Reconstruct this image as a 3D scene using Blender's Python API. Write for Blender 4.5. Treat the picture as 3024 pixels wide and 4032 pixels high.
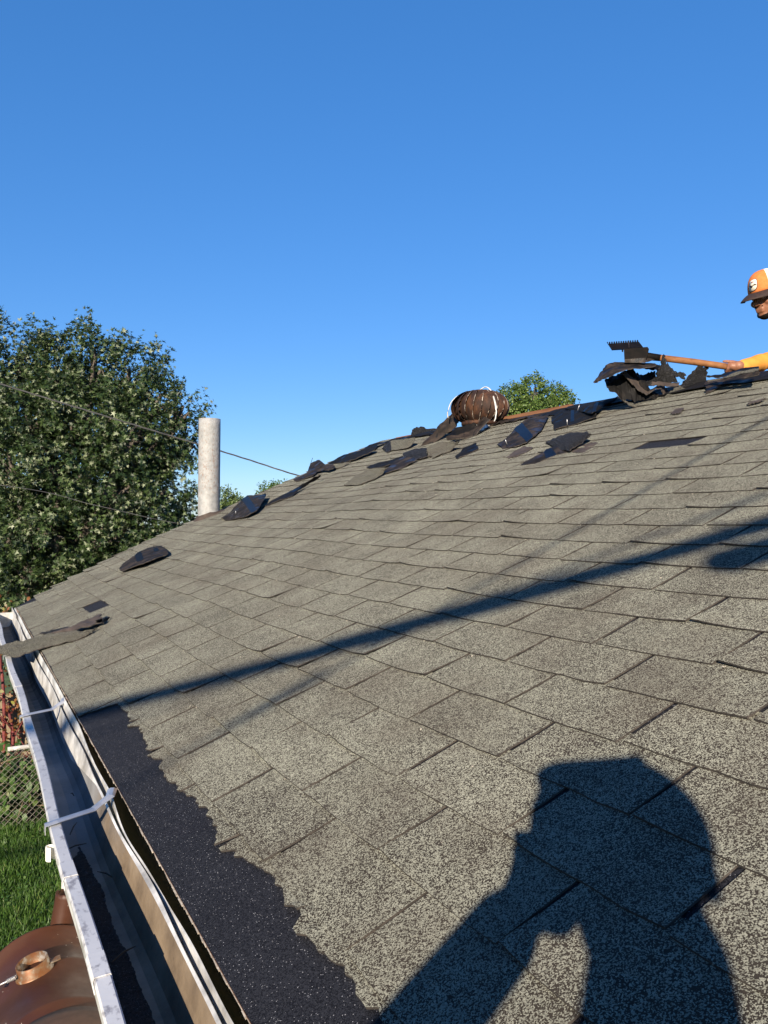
import bpy, bmesh, math, random
import numpy as np
from mathutils import Vector, Matrix, noise as mnoise

for o in list(bpy.data.objects): bpy.data.objects.remove(o, do_unlink=True)
random.seed(7); RNG = np.random.default_rng(7)
SC = bpy.context.scene; COL = SC.collection
V = Vector; rad = math.radians

# ------------------------------------------------------------------ camera
ZE = 2.62                                   # height of the eave
RP = rad(22.009)                            # roof pitch
YAW, PIT, FPX = rad(27.597), rad(0.449), 3150.0
NRM = V((-math.sin(RP), 0, math.cos(RP))); SLO = V((math.cos(RP), 0, math.sin(RP)))
EAVE = V((0, 0, ZE))
CAM = EAVE + SLO * (-0.0573) + NRM * 0.69
FW = V((math.sin(YAW)*math.cos(PIT), math.cos(YAW)*math.cos(PIT), math.sin(PIT)))
RT = V((math.cos(YAW), -math.sin(YAW), 0)); UP = RT.cross(FW)
cd = bpy.data.cameras.new('camera'); co = bpy.data.objects.new('camera', cd); COL.objects.link(co)
cd.sensor_fit = 'VERTICAL'; cd.sensor_height = 36.0; cd.lens = 36.0*FPX/4032
cd.clip_start = 0.01; cd.clip_end = 2000
co.matrix_world = Matrix((RT, UP, -FW)).transposed().to_4x4(); co.location = CAM
SC.camera = co
SC.render.resolution_x, SC.render.resolution_y = 768, 1024

# ------------------------------------------------------------------ sky, sun, exposure
ASN = V((0.616477, 0.715047, -0.329642)).normalized()      # direction the sunlight travels
SUN = -ASN
ELEV = math.asin(SUN.z); AZ = math.atan2(SUN.x, SUN.y)
w = bpy.data.worlds.new('World'); SC.world = w; w.use_nodes = True
nt = w.node_tree; nt.nodes.clear()
sky = nt.nodes.new('ShaderNodeTexSky'); sky.sky_type = 'NISHITA'; sky.sun_disc = False
sky.sun_elevation = ELEV; sky.sun_rotation = AZ % (2*math.pi)
sky.altitude = 1200; sky.air_density = 1.0; sky.dust_density = 0.0; sky.ozone_density = 3.0
bg = nt.nodes.new('ShaderNodeBackground'); bg.inputs[1].default_value = 0.08
wo = nt.nodes.new('ShaderNodeOutputWorld')
hsv = nt.nodes.new('ShaderNodeHueSaturation'); hsv.inputs['Saturation'].default_value = 1.62; hsv.inputs['Value'].default_value = 1.60
gam = nt.nodes.new('ShaderNodeGamma'); gam.inputs[1].default_value = .56
tint = nt.nodes.new('ShaderNodeMix'); tint.data_type = 'RGBA'; tint.blend_type = 'MULTIPLY'; tint.inputs[0].default_value = 1.0; tint.inputs[7].default_value = (.73, .90, 1.21, 1)
nt.links.new(sky.outputs[0], gam.inputs[0]); nt.links.new(gam.outputs[0], hsv.inputs['Color']); nt.links.new(hsv.outputs[0], tint.inputs[6]); nt.links.new(tint.outputs[2], bg.inputs[0]); nt.links.new(bg.outputs[0], wo.inputs[0])
sl = bpy.data.lights.new('sun', 'SUN'); sl.energy = 4.7; sl.angle = rad(0.53); sl.color = (1.0, 0.86, 0.68)
so = bpy.data.objects.new('sun', sl); COL.objects.link(so)
so.rotation_euler = ASN.to_track_quat('-Z', 'Y').to_euler(); so.location = (-20, -25, 20)
SC.view_settings.view_transform = 'Standard'; SC.view_settings.look = 'None'
SC.view_settings.exposure = 1.15; SC.view_settings.gamma = 1.0; SC.view_settings.use_curve_mapping = False

# ------------------------------------------------------------------ pixel helpers (pixels of the 3024 x 4032 picture)
def ray(p): return FW + RT*((p[0]-1512)/FPX) - UP*((p[1]-2016)/FPX)
def on_roof(p, h=0.0):
    d = ray(p); return CAM + d*((-0.69 + h)/d.dot(NRM))
def at_depth(p, D): return CAM + ray(p)*D
def at_z(p, z):
    d = ray(p); return CAM + d*((z - CAM.z)/d.z)
def at_X(p, X):
    d = ray(p); return CAM + d*((X - CAM.x)/d.x)
def at_Y(p, Y):
    d = ray(p); return CAM + d*((Y - CAM.y)/d.y)
def depth_of(P): return (P - CAM).dot(FW)
def to_px(P):
    q = P - CAM; z = q.dot(FW); return (1512 + FPX*q.dot(RT)/z, 2016 - FPX*q.dot(UP)/z, z)
def crop(x0, y0, s): return lambda q: (x0 + q[0]/s, y0 + q[1]/s)
CA = crop(1650, 1450, 2.552); CB = crop(1200, 1450, 1.3825); CC = crop(2300, 1300, 2.765)
CD = crop(2200, 1000, 2.0133); CE = crop(1000, 1650, 2.074); CG = crop(0, 1900, 2.074)
CI = crop(0, 2350, 4.1475); CJ = crop(700, 1800, 2.37); DISP = crop(0, 0, 1/1.8228)

# ------------------------------------------------------------------ object helpers
def link(o, parent=None):
    COL.objects.link(o)
    if parent is not None: o.parent = parent
    return o
def mesh_obj(name, verts, faces, mats, parent=None, smooth=False, mi=None):
    me = bpy.data.meshes.new(name); me.from_pydata([tuple(v) for v in verts], [], faces); me.update()
    for m in (mats if isinstance(mats, (list, tuple)) else [mats]): me.materials.append(m)
    if mi is not None: me.polygons.foreach_set('material_index', mi)
    if smooth: me.polygons.foreach_set('use_smooth', [True]*len(me.polygons))
    return link(bpy.data.objects.new(name, me), parent)
def bm_obj(name, bm, mats, parent=None, smooth=False):
    me = bpy.data.meshes.new(name); bm.to_mesh(me); bm.free()
    for m in (mats if isinstance(mats, (list, tuple)) else [mats]): me.materials.append(m)
    if smooth: me.polygons.foreach_set('use_smooth', [True]*len(me.polygons))
    return link(bpy.data.objects.new(name, me), parent)
def empty(name, loc=(0, 0, 0)):
    o = bpy.data.objects.new(name, None); o.location = loc; o.empty_display_size = .1; return link(o)
def tag(o, label=None, cat=None, group=None, kind=None):
    if label: o['label'] = label
    if cat: o['category'] = cat
    if group: o['group'] = group
    if kind: o['kind'] = kind
    return o
def adopt(ch, parent):            # parent while keeping the child's world place
    ch.parent = parent; ch.matrix_parent_inverse = Matrix.Translation(parent.location).inverted(); return ch
def box_bm(bm, lo, hi, M=None):
    g = bmesh.ops.create_cube(bm, size=1.0)
    c = (V(lo)+V(hi))/2; d = V(hi)-V(lo)
    for v in g['verts']:
        v.co = V((v.co.x*d.x, v.co.y*d.y, v.co.z*d.z)) + c
        if M: v.co = M @ v.co
    return g['verts']
def box(name, lo, hi, mat, parent=None, bevel=0.0):
    bm = bmesh.new(); box_bm(bm, lo, hi)
    if bevel: bmesh.ops.bevel(bm, geom=bm.edges[:], offset=bevel, segments=2, affect='EDGES')
    return bm_obj(name, bm, mat, parent)
def frame_of(t, hint=V((0, 0, 1))):
    t = t.normalized()
    if abs(t.dot(hint)) > .98: hint = V((1, 0, 0))
    a = t.cross(hint).normalized(); return a, a.cross(t)
def tube_data(pts, r, seg=8, cap=True, flat=1.0):
    pts = [V(p) for p in pts]; n = len(pts); rr = r if isinstance(r, (list, tuple)) else [r]*n
    vs, fs = [], []
    for i, p in enumerate(pts):
        t = pts[min(i+1, n-1)] - pts[max(i-1, 0)]; a, b = frame_of(t)
        for k in range(seg):
            th = 2*math.pi*k/seg; vs.append(p + a*math.cos(th)*rr[i] + b*math.sin(th)*rr[i]*flat)
    for i in range(n-1):
        for k in range(seg):
            fs.append((i*seg+k, i*seg+(k+1) % seg, (i+1)*seg+(k+1) % seg, (i+1)*seg+k))
    if cap: fs += [tuple(range(seg))[::-1], tuple((n-1)*seg+k for k in range(seg))]
    return vs, fs
def tube(name, pts, r, mat, parent=None, seg=8, flat=1.0, cap=True):
    vs, fs = tube_data(pts, r, seg, cap, flat); return mesh_obj(name, vs, fs, mat, parent, True)
class MB:
    def __init__(s): s.v, s.f = [], []
    def add(s, vf):
        o = len(s.v); s.v += list(vf[0]); s.f += [tuple(i+o for i in f) for f in vf[1]]
    def build(s, name, mat, parent=None, smooth=False): return mesh_obj(name, s.v, s.f, mat, parent, smooth)
def lathe(prof, seg, C=V((0, 0, 0)), A=V((0, 0, 1)), arc=2*math.pi):
    a, b = frame_of(A, V((0, 1, 0))); vs, fs = [], []
    for r, z in prof:
        for k in range(seg):
            th = arc*k/seg; vs.append(C + A*z + a*(r*math.cos(th)) + b*(r*math.sin(th)))
    for i in range(len(prof)-1):
        for k in range(seg):
            fs.append((i*seg+k, i*seg+(k+1) % seg, (i+1)*seg+(k+1) % seg, (i+1)*seg+k))
    return vs, fs
def catmull(P, n):
    P = [V(p) for p in P]; out = []
    if len(P) < 3: return [P[0].lerp(P[-1], i/n) for i in range(n+1)]
    Q = [P[0]*2-P[1]] + P + [P[-1]*2-P[-2]]
    for i in range(len(P)-1):
        a, b, c, d = Q[i:i+4]
        for k in range(n):
            t = k/n; out.append(.5*((2*b)+(c-a)*t+(2*a-5*b+4*c-d)*t*t+(3*b-a-3*c+d)*t**3))
    out.append(P[-1]); return out

# ------------------------------------------------------------------ materials
class Mat:
    def __init__(s, name, rough=.6, metal=0.0, spec=.5):
        s.m = bpy.data.materials.new(name); s.m.use_nodes = True
        s.t = s.m.node_tree; s.b = s.t.nodes['Principled BSDF']
        s.set('Roughness', rough); s.set('Metallic', metal); s.set('Specular IOR Level', spec)
        s.geo = s.t.nodes.new('ShaderNodeNewGeometry'); s.pos = s.geo.outputs['Position']
    def set(s, k, v): s.b.inputs[k].default_value = v
    def lk(s, a, b): s.t.links.new(a, b)
    def n(s, typ, **kw):
        nd = s.t.nodes.new(typ)
        for k, v in kw.items(): setattr(nd, k, v)
        return nd
    def noise(s, scale, detail=3, rough=.55, vec=None, out='Fac', dist=0.0):
        nd = s.n('ShaderNodeTexNoise'); nd.inputs['Scale'].default_value = scale
        nd.inputs['Detail'].default_value = detail; nd.inputs['Roughness'].default_value = rough
        nd.inputs['Distortion'].default_value = dist
        s.lk(vec or s.pos, nd.inputs['Vector']); return nd.outputs[out]
    def voro(s, scale, vec=None, out='Color', feat='F1'):
        nd = s.n('ShaderNodeTexVoronoi', feature=feat); nd.inputs['Scale'].default_value = scale
        s.lk(vec or s.pos, nd.inputs['Vector']); return nd.outputs[out]
    def scaled(s, sc):
        nd = s.n('ShaderNodeMapping'); nd.inputs['Scale'].default_value = sc; s.lk(s.pos, nd.inputs['Vector']); return nd.outputs[0]
    def ramp(s, fac, stops, interp='LINEAR'):
        nd = s.n('ShaderNodeValToRGB'); cr = nd.color_ramp; cr.interpolation = interp
        while len(cr.elements) < len(stops): cr.elements.new(.5)
        for e, (p, c) in zip(cr.elements, stops):
            e.position = p; e.color = (*c, 1) if len(c) == 3 else c
        s.lk(fac, nd.inputs[0]); return nd.outputs[0]
    def mix(s, f, a, b, mode='MIX'):
        nd = s.n('ShaderNodeMix', data_type='RGBA', blend_type=mode)
        for sock, val in ((nd.inputs[0], f), (nd.inputs[6], a), (nd.inputs[7], b)):
            if hasattr(val, 'is_linked'): s.lk(val, sock)
            elif isinstance(val, (int, float)): sock.default_value = val
            else: sock.default_value = (*val, 1)
        return nd.outputs[2]
    def math(s, op, a, b=0.0):
        nd = s.n('ShaderNodeMath', operation=op)
        for sock, val in ((nd.inputs[0], a), (nd.inputs[1], b)):
            if hasattr(val, 'is_linked'): s.lk(val, sock)
            else: sock.default_value = val
        return nd.outputs[0]
    def mrange(s, v, a, b, c=0.0, d=1.0):
        nd = s.n('ShaderNodeMapRange'); s.lk(v, nd.inputs[0])
        for k, x in zip((1, 2, 3, 4), (a, b, c, d)): nd.inputs[k].default_value = x
        return nd.outputs[0]
    def attr(s, name, out='Fac'):
        nd = s.n('ShaderNodeAttribute'); nd.attribute_name = name; return nd.outputs[out]
    def color(s, c):
        if hasattr(c, 'is_linked'): s.lk(c, s.b.inputs['Base Color'])
        else: s.set('Base Color', (*c, 1))
        return s
    def bump(s, hgt, dist, strength=1.0):
        nd = s.n('ShaderNodeBump'); nd.inputs['Distance'].default_value = dist; nd.inputs['Strength'].default_value = strength
        s.lk(hgt, nd.inputs['Height']); s.lk(nd.outputs[0], s.b.inputs['Normal']); return s

def sep(m, sock, axis):
    nd = m.n('ShaderNodeSeparateXYZ'); m.lk(sock, nd.inputs[0]); return nd.outputs[axis]
def granules(name, light, mid, dark, cover, brown=None, spark=0.0, tabvar=True):
    m = Mat(name, .9, 0, .2); m.set('Diffuse Roughness', 1.0)
    v = m.voro(640)                                   # one cell per granule
    r = sep(m, v, 0); g2 = sep(m, v, 1)
    patch = m.noise(5.0, 5, .66); fine = m.noise(300, 2, .6)
    thr = m.math('ADD', m.math('MULTIPLY', m.math('SUBTRACT', patch, .5), .75), m.math('ADD', m.math('MULTIPLY', m.math('SUBTRACT', fine, .5), .8), m.math('MULTIPLY', m.math('SUBTRACT', m.noise(85, 3, .75), .5), .95)))
    pale_cell = m.math('GREATER_THAN', m.math('ADD', m.math('ADD', r, thr), -(1-cover)), 0.0)  # cells holding a pale granule; the rest stay the dark base
    pale = m.mix(g2, mid, light)
    col = m.mix(pale_cell, dark, pale)
    if brown is not None:
        bn = m.mrange(m.noise(3.1, 5, .68), .45, .66); col = m.mix(m.math('MULTIPLY', bn, .36), col, brown)
        st = m.mrange(m.noise(1.3, 5, .7), .55, .75); col = m.mix(m.math('MULTIPLY', st, .25), col, (.035, .032, .028))
    if tabvar:
        tv = m.mrange(m.attr('tab'), 0, 1, .95, 1.05)
        hs = m.n('ShaderNodeHueSaturation'); m.lk(col, hs.inputs['Color']); m.lk(tv, hs.inputs['Value']); col = hs.outputs[0]
    if spark:
        sp = m.math('GREATER_THAN', sep(m, m.voro(1000), 2), 1-spark)
        col = m.mix(sp, col, m.mix(m.noise(300, 1), (.05, .05, .06), (.34, .35, .38)))
        m.lk(m.mrange(sp, 0, 1, .75, .2), m.b.inputs['Roughness'])
    m.color(col)
    hgt = m.voro(640, out='Distance'); m.bump(m.math('SUBTRACT', 1.0, hgt), .0011, .6)
    return m.m

M_SH = granules('shingle_granules', (.216, .220, .183), (.107, .110, .092), (.0200, .0168, .0138), .49, (.046, .037, .029))
M_BLK = granules('black_granules', (.015, .016, .021), (.0075, .008, .011), (.003, .003, .0045), .55, None, .009, False)
M_SCR = granules('scrap_granules', (.12, .12, .098), (.065, .065, .052), (.016, .014, .012), .55, (.045, .037, .03), 0, False)
M_SCB = granules('scrap_black_granules', (.012, .012, .0135), (.0045, .0045, .005), (.0018, .0018, .002), .5, None, .02, False)

def plain(name, c1, c2, scale, rough=.7, metal=0, bump=0, bscale=None, spec=.5, detail=4, lo=.35, hi=.65):
    m = Mat(name, rough, metal, spec); f = m.noise(scale, detail, .6)
    m.color(m.ramp(f, [(lo, c1), (hi, c2)]))
    if bump: m.bump(m.noise(bscale or scale*3, 4), bump, .7)
    return m.m
M_ASPH = plain('asphalt_edge', (.022, .018, .015), (.06, .05, .042), 60, .85, bump=.001)
M_BUTT = plain('butt_edge', (.010, .008, .007), (.034, .028, .023), 70, .9)
m = Mat('asphalt_back', .55, 0, .22)                   # underside of a torn shingle: brown dust, black tar
f1 = m.noise(9, 5, .65); c = m.ramp(f1, [(.34, (.004, .0032, .003)), (.47, (.016, .012, .0095)), (.64, (.042, .031, .024))])
c = m.mix(m.mrange(m.noise(16, 2), .58, .63), c, (.007, .007, .008)); m.color(c)
m.lk(m.mrange(m.noise(11, 2), .52, .66, .8, .35), m.b.inputs['Roughness']); m.bump(m.noise(140, 4), .0015, .6); M_BACK = m.m
m = Mat('felt_black', .5, 0, .22); m.color(m.ramp(m.noise(14, 4), [(.35, (.0018, .0018, .0022)), (.6, (.0045, .004, .004)), (.75, (.015, .012, .010))]))
m.lk(m.mrange(m.noise(8, 2), .52, .68, .8, .35), m.b.inputs['Roughness']); m.bump(m.noise(60, 4), .003, .6); M_FELT = m.m
m = Mat('tar', .45, 0, .25); m.color(m.ramp(m.noise(30, 3), [(.4, (.0015, .002, .004)), (.6, (.004, .005, .010))])); m.bump(m.noise(50, 3), .002, .5); M_TAR = m.m
M_GRIT = plain('grit', (.10, .09, .075), (.36, .33, .27), 400, .9, detail=0, lo=.42, hi=.58)
M_BROWN = plain('brown_paper', (.030, .021, .017), (.065, .047, .036), 14, .85, bump=.001)
def wood(name, c1, c2, c3, axis, s=30):
    m = Mat(name, .75, 0, .3); sc = [s, s, s]; sc[axis] = s*.06
    f = m.noise(1.0, 6, .65, m.scaled(sc)); m.color(m.ramp(f, [(.3, c1), (.5, c2), (.72, c3)])); m.bump(f, .002, .5); return m.m
M_DECK = wood('deck_wood', (.075, .032, .016), (.16, .072, .036), (.23, .12, .065), 1)
M_FASCIA = wood('old_fascia', (.014, .007, .004), (.05, .022, .011), (.11, .052, .025), 1)
M_FENCEW = wood('fence_wood', (.13, .10, .062), (.21, .17, .11), (.28, .23, .155), 2, 18)
M_HANDLE = wood('handle_wood', (.08, .03, .010), (.18, .075, .026), (.24, .11, .042), 0, 30)
M_FIBRE = plain('cut_fibre', (.18, .15, .115), (.42, .37, .30), 90, .95)
M_WHITE = plain('white_aluminium', (.26, .255, .24), (.62, .62, .60), 11, .38, bump=.0006, bscale=40)
m = Mat('gutter_paint', .42, 0, .5)                   # white with rows of grime smudges along the lip
sm = m.noise(1.0, 3, .6, m.scaled((70, 42, 70))); gr = m.mrange(sm, .54, .68); pz = m.noise(3.2, 4)
c = m.mix(m.math('MULTIPLY', gr, .75), m.ramp(pz, [(.3, (.40, .41, .43)), (.7, (.56, .56, .56))]), (.16, .15, .165)); m.color(c)
m.bump(m.noise(45, 3), .0008, .5); M_LIP = m.m
m = Mat('gutter_inside', .6, 0, .35)                  # dirty lining: grey far off, tan silt where water stood
y = sep(m, m.pos, 1); x = sep(m, m.pos, 0)
yy = m.math('ADD', y, m.math('MULTIPLY', m.math('SUBTRACT', m.noise(4, 4), .5), 1.0))
far = m.mrange(yy, 1.7, 2.25); blk = m.mrange(yy, 2.7, 3.3)
silt = m.ramp(m.noise(9, 5, .65), [(.3, (.10, .075, .052)), (.55, (.19, .145, .098)), (.7, (.24, .19, .135))])
patch = m.mrange(m.noise(7, 5, .7), .60, .66); silt = m.mix(m.math('MULTIPLY', patch, .7), silt, (.045, .038, .03))
grey = m.ramp(m.noise(3.5, 3), [(.35, (.14, .145, .15)), (.65, (.26, .265, .27))])
dk = m.ramp(m.noise(1.0, 4, .6, m.scaled((8, 25, 8))), [(.35, (.020, .018, .017)), (.7, (.09, .08, .072))])
c = m.mix(far, silt, grey); c = m.mix(blk, c, dk); m.color(c); m.bump(m.noise(50, 4), .002, .6); M_GIN = m.m
M_GALV = plain('galvanised', (.42, .43, .45), (.62, .62, .62), 12, .35, .6)
M_WALL = plain('white_siding', (.70, .67, .60), (.80, .77, .70), 3, .6)
M_SOFF = plain('soffit', (.55, .53, .5), (.65, .63, .6), 3, .7)
M_SILTP = granules('gutter_silt', (.03, .03, .03), (.016, .016, .016), (.006, .006, .006), .55, (.05, .04, .032), .012, False)
m = Mat('flue_paint', .6, 0, .4)                      # pale paint, rust bleeding through
rp = m.mrange(m.noise(1.0, 6, .72, m.scaled((75, 75, 45))), .54, .60); band = m.mrange(m.noise(2.2, 3), .42, .62)
base = m.ramp(m.noise(24, 4), [(.3, (.20, .205, .205)), (.7, (.31, .312, .305))])
z = sep(m, m.pos, 2); low = m.mrange(z, 4.05, 3.2)
c = m.mix(m.math('MULTIPLY', m.math('MULTIPLY', rp, band), m.mrange(low, 0, 1, .35, 1.0)), base, (.17, .075, .03)); m.color(c)
m.bump(m.noise(75, 4, .6), .006, .75); M_FLUE = m.m
m = Mat('turbine_rust', .75, .1, .35)                 # rusty vanes with bare galvanised low down
n1 = m.noise(1.0, 6, .7, m.scaled((16, 16, 7))); rust = m.ramp(n1, [(.30, (.012, .007, .005)), (.48, (.030, .014, .009)), (.62, (.075, .032, .015)), (.78, (.12, .062, .035))])
tz = m.attr('low'); bare = m.math('GREATER_THAN', m.math('ADD', tz, m.math('MULTIPLY', m.math('SUBTRACT', m.noise(28, 4), .5), .6)), .80)
edge = m.math('GREATER_THAN', m.math('ADD', m.attr('edge'), m.math('MULTIPLY', m.math('SUBTRACT', m.noise(22, 3), .5), .45)), .985)
c = m.mix(m.math('MAXIMUM', bare, edge), rust, (.34, .29, .24)); m.color(c); m.bump(m.noise(120, 4), .001, .5); M_TURB = m.m
m = Mat('drum_brown', .38, .0, .3)                    # brown painted steel drum with rust bloom
n1 = m.noise(2.6, 5, .6); c = m.ramp(n1, [(.3, (.034, .012, .0065)), (.55, (.052, .0185, .009)), (.72, (.066, .025, .011))])
c = m.mix(m.mrange(m.noise(7, 6, .7), .60, .72, 0, .7), c, (.085, .036, .012))
c = m.mix(m.math('GREATER_THAN', m.noise(60, 2), .76), c, (.5, .45, .4)); m.color(c)
m.lk(m.mrange(m.noise(9, 4), .35, .7, .42, .7), m.b.inputs['Roughness']); m.bump(m.noise(25, 4), .002, .4); M_DRUM = m.m
M_DRUMLID = plain('drum_lid', (.036, .019, .013), (.052, .028, .02), 40, .75, bump=.001)
m = Mat('collar_metal', .45, .35, .5); m.color(m.ramp(m.noise(22, 5, .65), [(.42, (.15, .058, .018)), (.53, (.16, .10, .055)), (.62, (.26, .23, .195))])); M_COLL = m.m
M_STEEL = plain('dark_steel', (.0020, .0016, .0015), (.0065, .0045, .0036), 22, .75, .0, bump=.001, spec=.12)
M_CABLE = plain('cable_black', (.03, .03, .032), (.07, .07, .07), 6, .6)
M_WIRE = plain('fence_wire', (.22, .20, .16), (.36, .33, .27), 9, .5, .4)
M_POLE = wood('pole_wood', (.08, .06, .045), (.14, .11, .085), (.2, .17, .14), 2, 14)
M_SOIL = plain('soil', (.022, .016, .011), (.055, .042, .028), 9, .95, bump=.02, bscale=18)
M_LAWN = plain('lawn_ground', (.045, .070, .018), (.09, .14, .04), 6, .95, bump=.02, bscale=40)
M_BARK = plain('bark', (.05, .042, .035), (.13, .11, .09), 18, .95, bump=.01)
M_VINE = plain('vine_stem', (.085, .012, .014), (.17, .032, .030), 14, .7)

def leafmat(name, stops, trans=.3, rough=.5):
    m = Mat(name, rough, 0, .4); col = m.ramp(m.attr('tint'), stops); m.color(col)
    tr = m.n('ShaderNodeBsdfTranslucent'); m.lk(col, tr.inputs['Color'])
    mx = m.n('ShaderNodeMixShader'); mx.inputs[0].default_value = trans
    out = m.t.nodes['Material Output']; m.lk(m.b.outputs[0], mx.inputs[1]); m.lk(tr.outputs[0], mx.inputs[2]); m.lk(mx.outputs[0], out.inputs[0])
    return m.m
M_MAPLE = leafmat('maple_leaf', [(0, (.010, .022, .006)), (.45, (.025, .048, .012)), (.72, (.055, .088, .026)), (.86, (.11, .145, .062)), (1, (.25, .28, .185))], .15)
M_FAR = leafmat('far_leaf', [(0, (.045, .085, .016)), (.6, (.095, .155, .032)), (1, (.16, .215, .06))], .3)
M_FAR2 = leafmat('far_leaf_pale', [(0, (.05, .085, .025)), (.6, (.11, .16, .05)), (1, (.20, .24, .10))], .3)
M_AUT = leafmat('creeper_leaf', [(0, (.07, .012, .008)), (.25, (.16, .042, .012)), (.5, (.20, .09, .026)), (.75, (.13, .09, .04)), (1, (.20, .19, .035))], .3)
M_WEED = leafmat('weed_leaf', [(0, (.025, .06, .012)), (.6, (.055, .12, .025)), (1, (.13, .19, .05))], .3)
M_GRASS = leafmat('grass_blade', [(0, (.022, .055, .008)), (.5, (.05, .115, .016)), (.85, (.095, .175, .032)), (1, (.18, .21, .07))], .3)
M_DRY = leafmat('dry_stalk', [(0, (.045, .032, .018)), (1, (.17, .13, .08))], .1)

# ------------------------------------------------------------------ roof surface
def wav(Y, s): return .0045*math.sin(1.9*Y+.6) + .004*math.sin(2.6*s+.7*Y) + .003*math.sin(4.3*Y-1.7*s)
def R(Y, s, h=0.0): return EAVE + V((0, Y, 0)) + SLO*s + NRM*(h + wav(Y, s)*min(1, max(0, s)/.3))
RIDGE_S, EXPO, TABW = 3.73, .1333, .310
RK = [(0, 6.12), (.3, 6.42), (.84, 6.76), (1.3, 6.90), (2.06, 7.04), (2.72, 7.16), (3.73, 7.32)]
def rake(s):
    for (a, ya), (b, yb) in zip(RK, RK[1:]):
        if s <= b: return ya + (yb-ya)*(s-a)/(b-a)
    return RK[-1][1]
Y0 = -1.6                                            # near end of the house
RX = RIDGE_S*math.cos(RP); RZ = ZE + RIDGE_S*math.sin(RP)

ground = mesh_obj('ground', [(-400, -400, -.012), (400, -400, -.012), (400, 400, -.012), (-400, 400, -.012)], [(0, 1, 2, 3)], M_LAWN)
tag(ground, kind='structure')
soil = mesh_obj('soil_bed', [(-6, 8.95, .004), (4, 8.95, .004), (4, 10.6, .004), (-6, 10.6, .004)], [(0, 1, 2, 3)], M_SOIL); tag(soil, kind='structure')

house = empty('house', (0, 0, 0))
tag(house, 'white house with a weathered grey green shingle roof being stripped near the ridge', 'house')
# deck: near slope, black granule underlayer on top, wood at its edges
ns, ny = 34, 60
vs, fs, mi = [], [], []
for layer, h in ((0, 0.0), (1, -.018)):
    for i in range(ns+1):
        s = RIDGE_S*i/ns
        for j in range(ny+1):
            vs.append(R(Y0 + (rake(s)-Y0)*j/ny, s, h))
N1 = (ns+1)*(ny+1)
for i in range(ns):
    for j in range(ny):
        a = i*(ny+1)+j; q = (a, a+1, a+ny+2, a+ny+1)
        fs.append(q[::-1]); mi.append(0); fs.append(tuple(k+N1 for k in q)); mi.append(1)
for j in range(ny):
    for i0 in (0, ns):
        a = i0*(ny+1)+j; fs.append((a, a+1, a+1+N1, a+N1)); mi.append(1)
for i in range(ns):
    for j0 in (0, ny):
        a = i*(ny+1)+j0; fs.append((a, a+ny+1, a+ny+1+N1, a+N1)); mi.append(1)
roof = mesh_obj('roof', vs, fs, [M_BLK, M_DECK], house, mi=mi)
roof['label'] = 'sloping roof of worn grey green three-tab shingles'
# far slope, stripped to black felt
fsl = V((math.cos(RP), 0, -math.sin(RP))); fn = V((math.sin(RP), 0, math.cos(RP)))
bm = bmesh.new(); A = V((RX+.012, 0, RZ-.004))
pts = [A+V((0, Y0, 0)), A+V((0, rake(RIDGE_S), 0)), A+V((0, 7.2, 0))+fsl*3.75, A+V((0, Y0, 0))+fsl*3.75]
top = [bm.verts.new(p) for p in pts]; bot = [bm.verts.new(p-fn*.018) for p in pts]
bm.faces.new(top); bm.faces.new(bot[::-1])
for k in range(4): bm.faces.new((top[k], bot[k], bot[(k+1) % 4], top[(k+1) % 4]))
bm_obj('felt_slope', bm, M_FELT, house)

# ---- shingle tabs
def tab_verts(w, e, rnd, lower=None, nx=5, curl=1.0):
    """local x = across, y = up the slope, z = out of the roof; lower: optional list of (x, y) for a torn lower edge"""
    L = e + .03; xs = [w*i/nx for i in range(nx+1)]
    lo = lower or [(x, rnd.uniform(-.0022, .0022)) for x in xs]
    if lower is None:
        lo[0] = (lo[0][0], lo[0][1] + rnd.uniform(0, .005)); lo[-1] = (lo[-1][0], lo[-1][1] + rnd.uniform(0, .005))
    lc, rc = rnd.choice([0, 0, .0015, .003, .007])*curl, rnd.choice([0, 0, .0015, .003, .007])*curl
    skew = rnd.uniform(-.0025, .0025); n = len(lo)
    rows = []
    for t in (0.0, .12, .55, 1.0):
        row = []
        for (x, yl) in lo:
            u = x/w; y = yl + (L-yl)*t
            z = .0066 - .0240*(y/1.0) + (lc*(1-u)**3 + rc*u**3)*max(0, 1-t*1.6)
            row.append((x + skew*t*(1 if 0 < u < 1 else .5), y, z))
        rows.append(row)
    v = [p for r in rows for p in r]; nt_ = len(v)
    v += [(x, y, max(z - .0035, .0004)) for (x, y, z) in v]
    f, mi = [], []
    for i in range(3):
        for j in range(n-1):
            a = i*n+j; f.append((a, a+1, a+1+n, a+n)); mi.append(0)
            f.append((a+nt_, a+n+nt_, a+n+1+nt_, a+1+nt_)); mi.append(1)
    for j in range(n-1): f.append((j, j+nt_, j+1+nt_, j+1)); mi.append(2)
    for i in range(3):
        a = i*n; f.append((a, a+n, a+n+nt_, a+nt_)); mi.append(1)
        a = i*n+n-1; f.append((a, a+nt_, a+n+nt_, a+n)); mi.append(1)
    return v, f, mi
def tab_mesh(vfm, val):
    me = bpy.data.meshes.new('shingle_tab'); me.from_pydata(vfm[0], [], vfm[1]); me.materials.append(M_SH); me.materials.append(M_ASPH); me.materials.append(M_BUTT)
    me.polygons.foreach_set('material_index', vfm[2]); a = me.attributes.new('tab', 'FLOAT', 'POINT'); a.data.foreach_set('value', [val]*len(vfm[0])); return me
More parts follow.
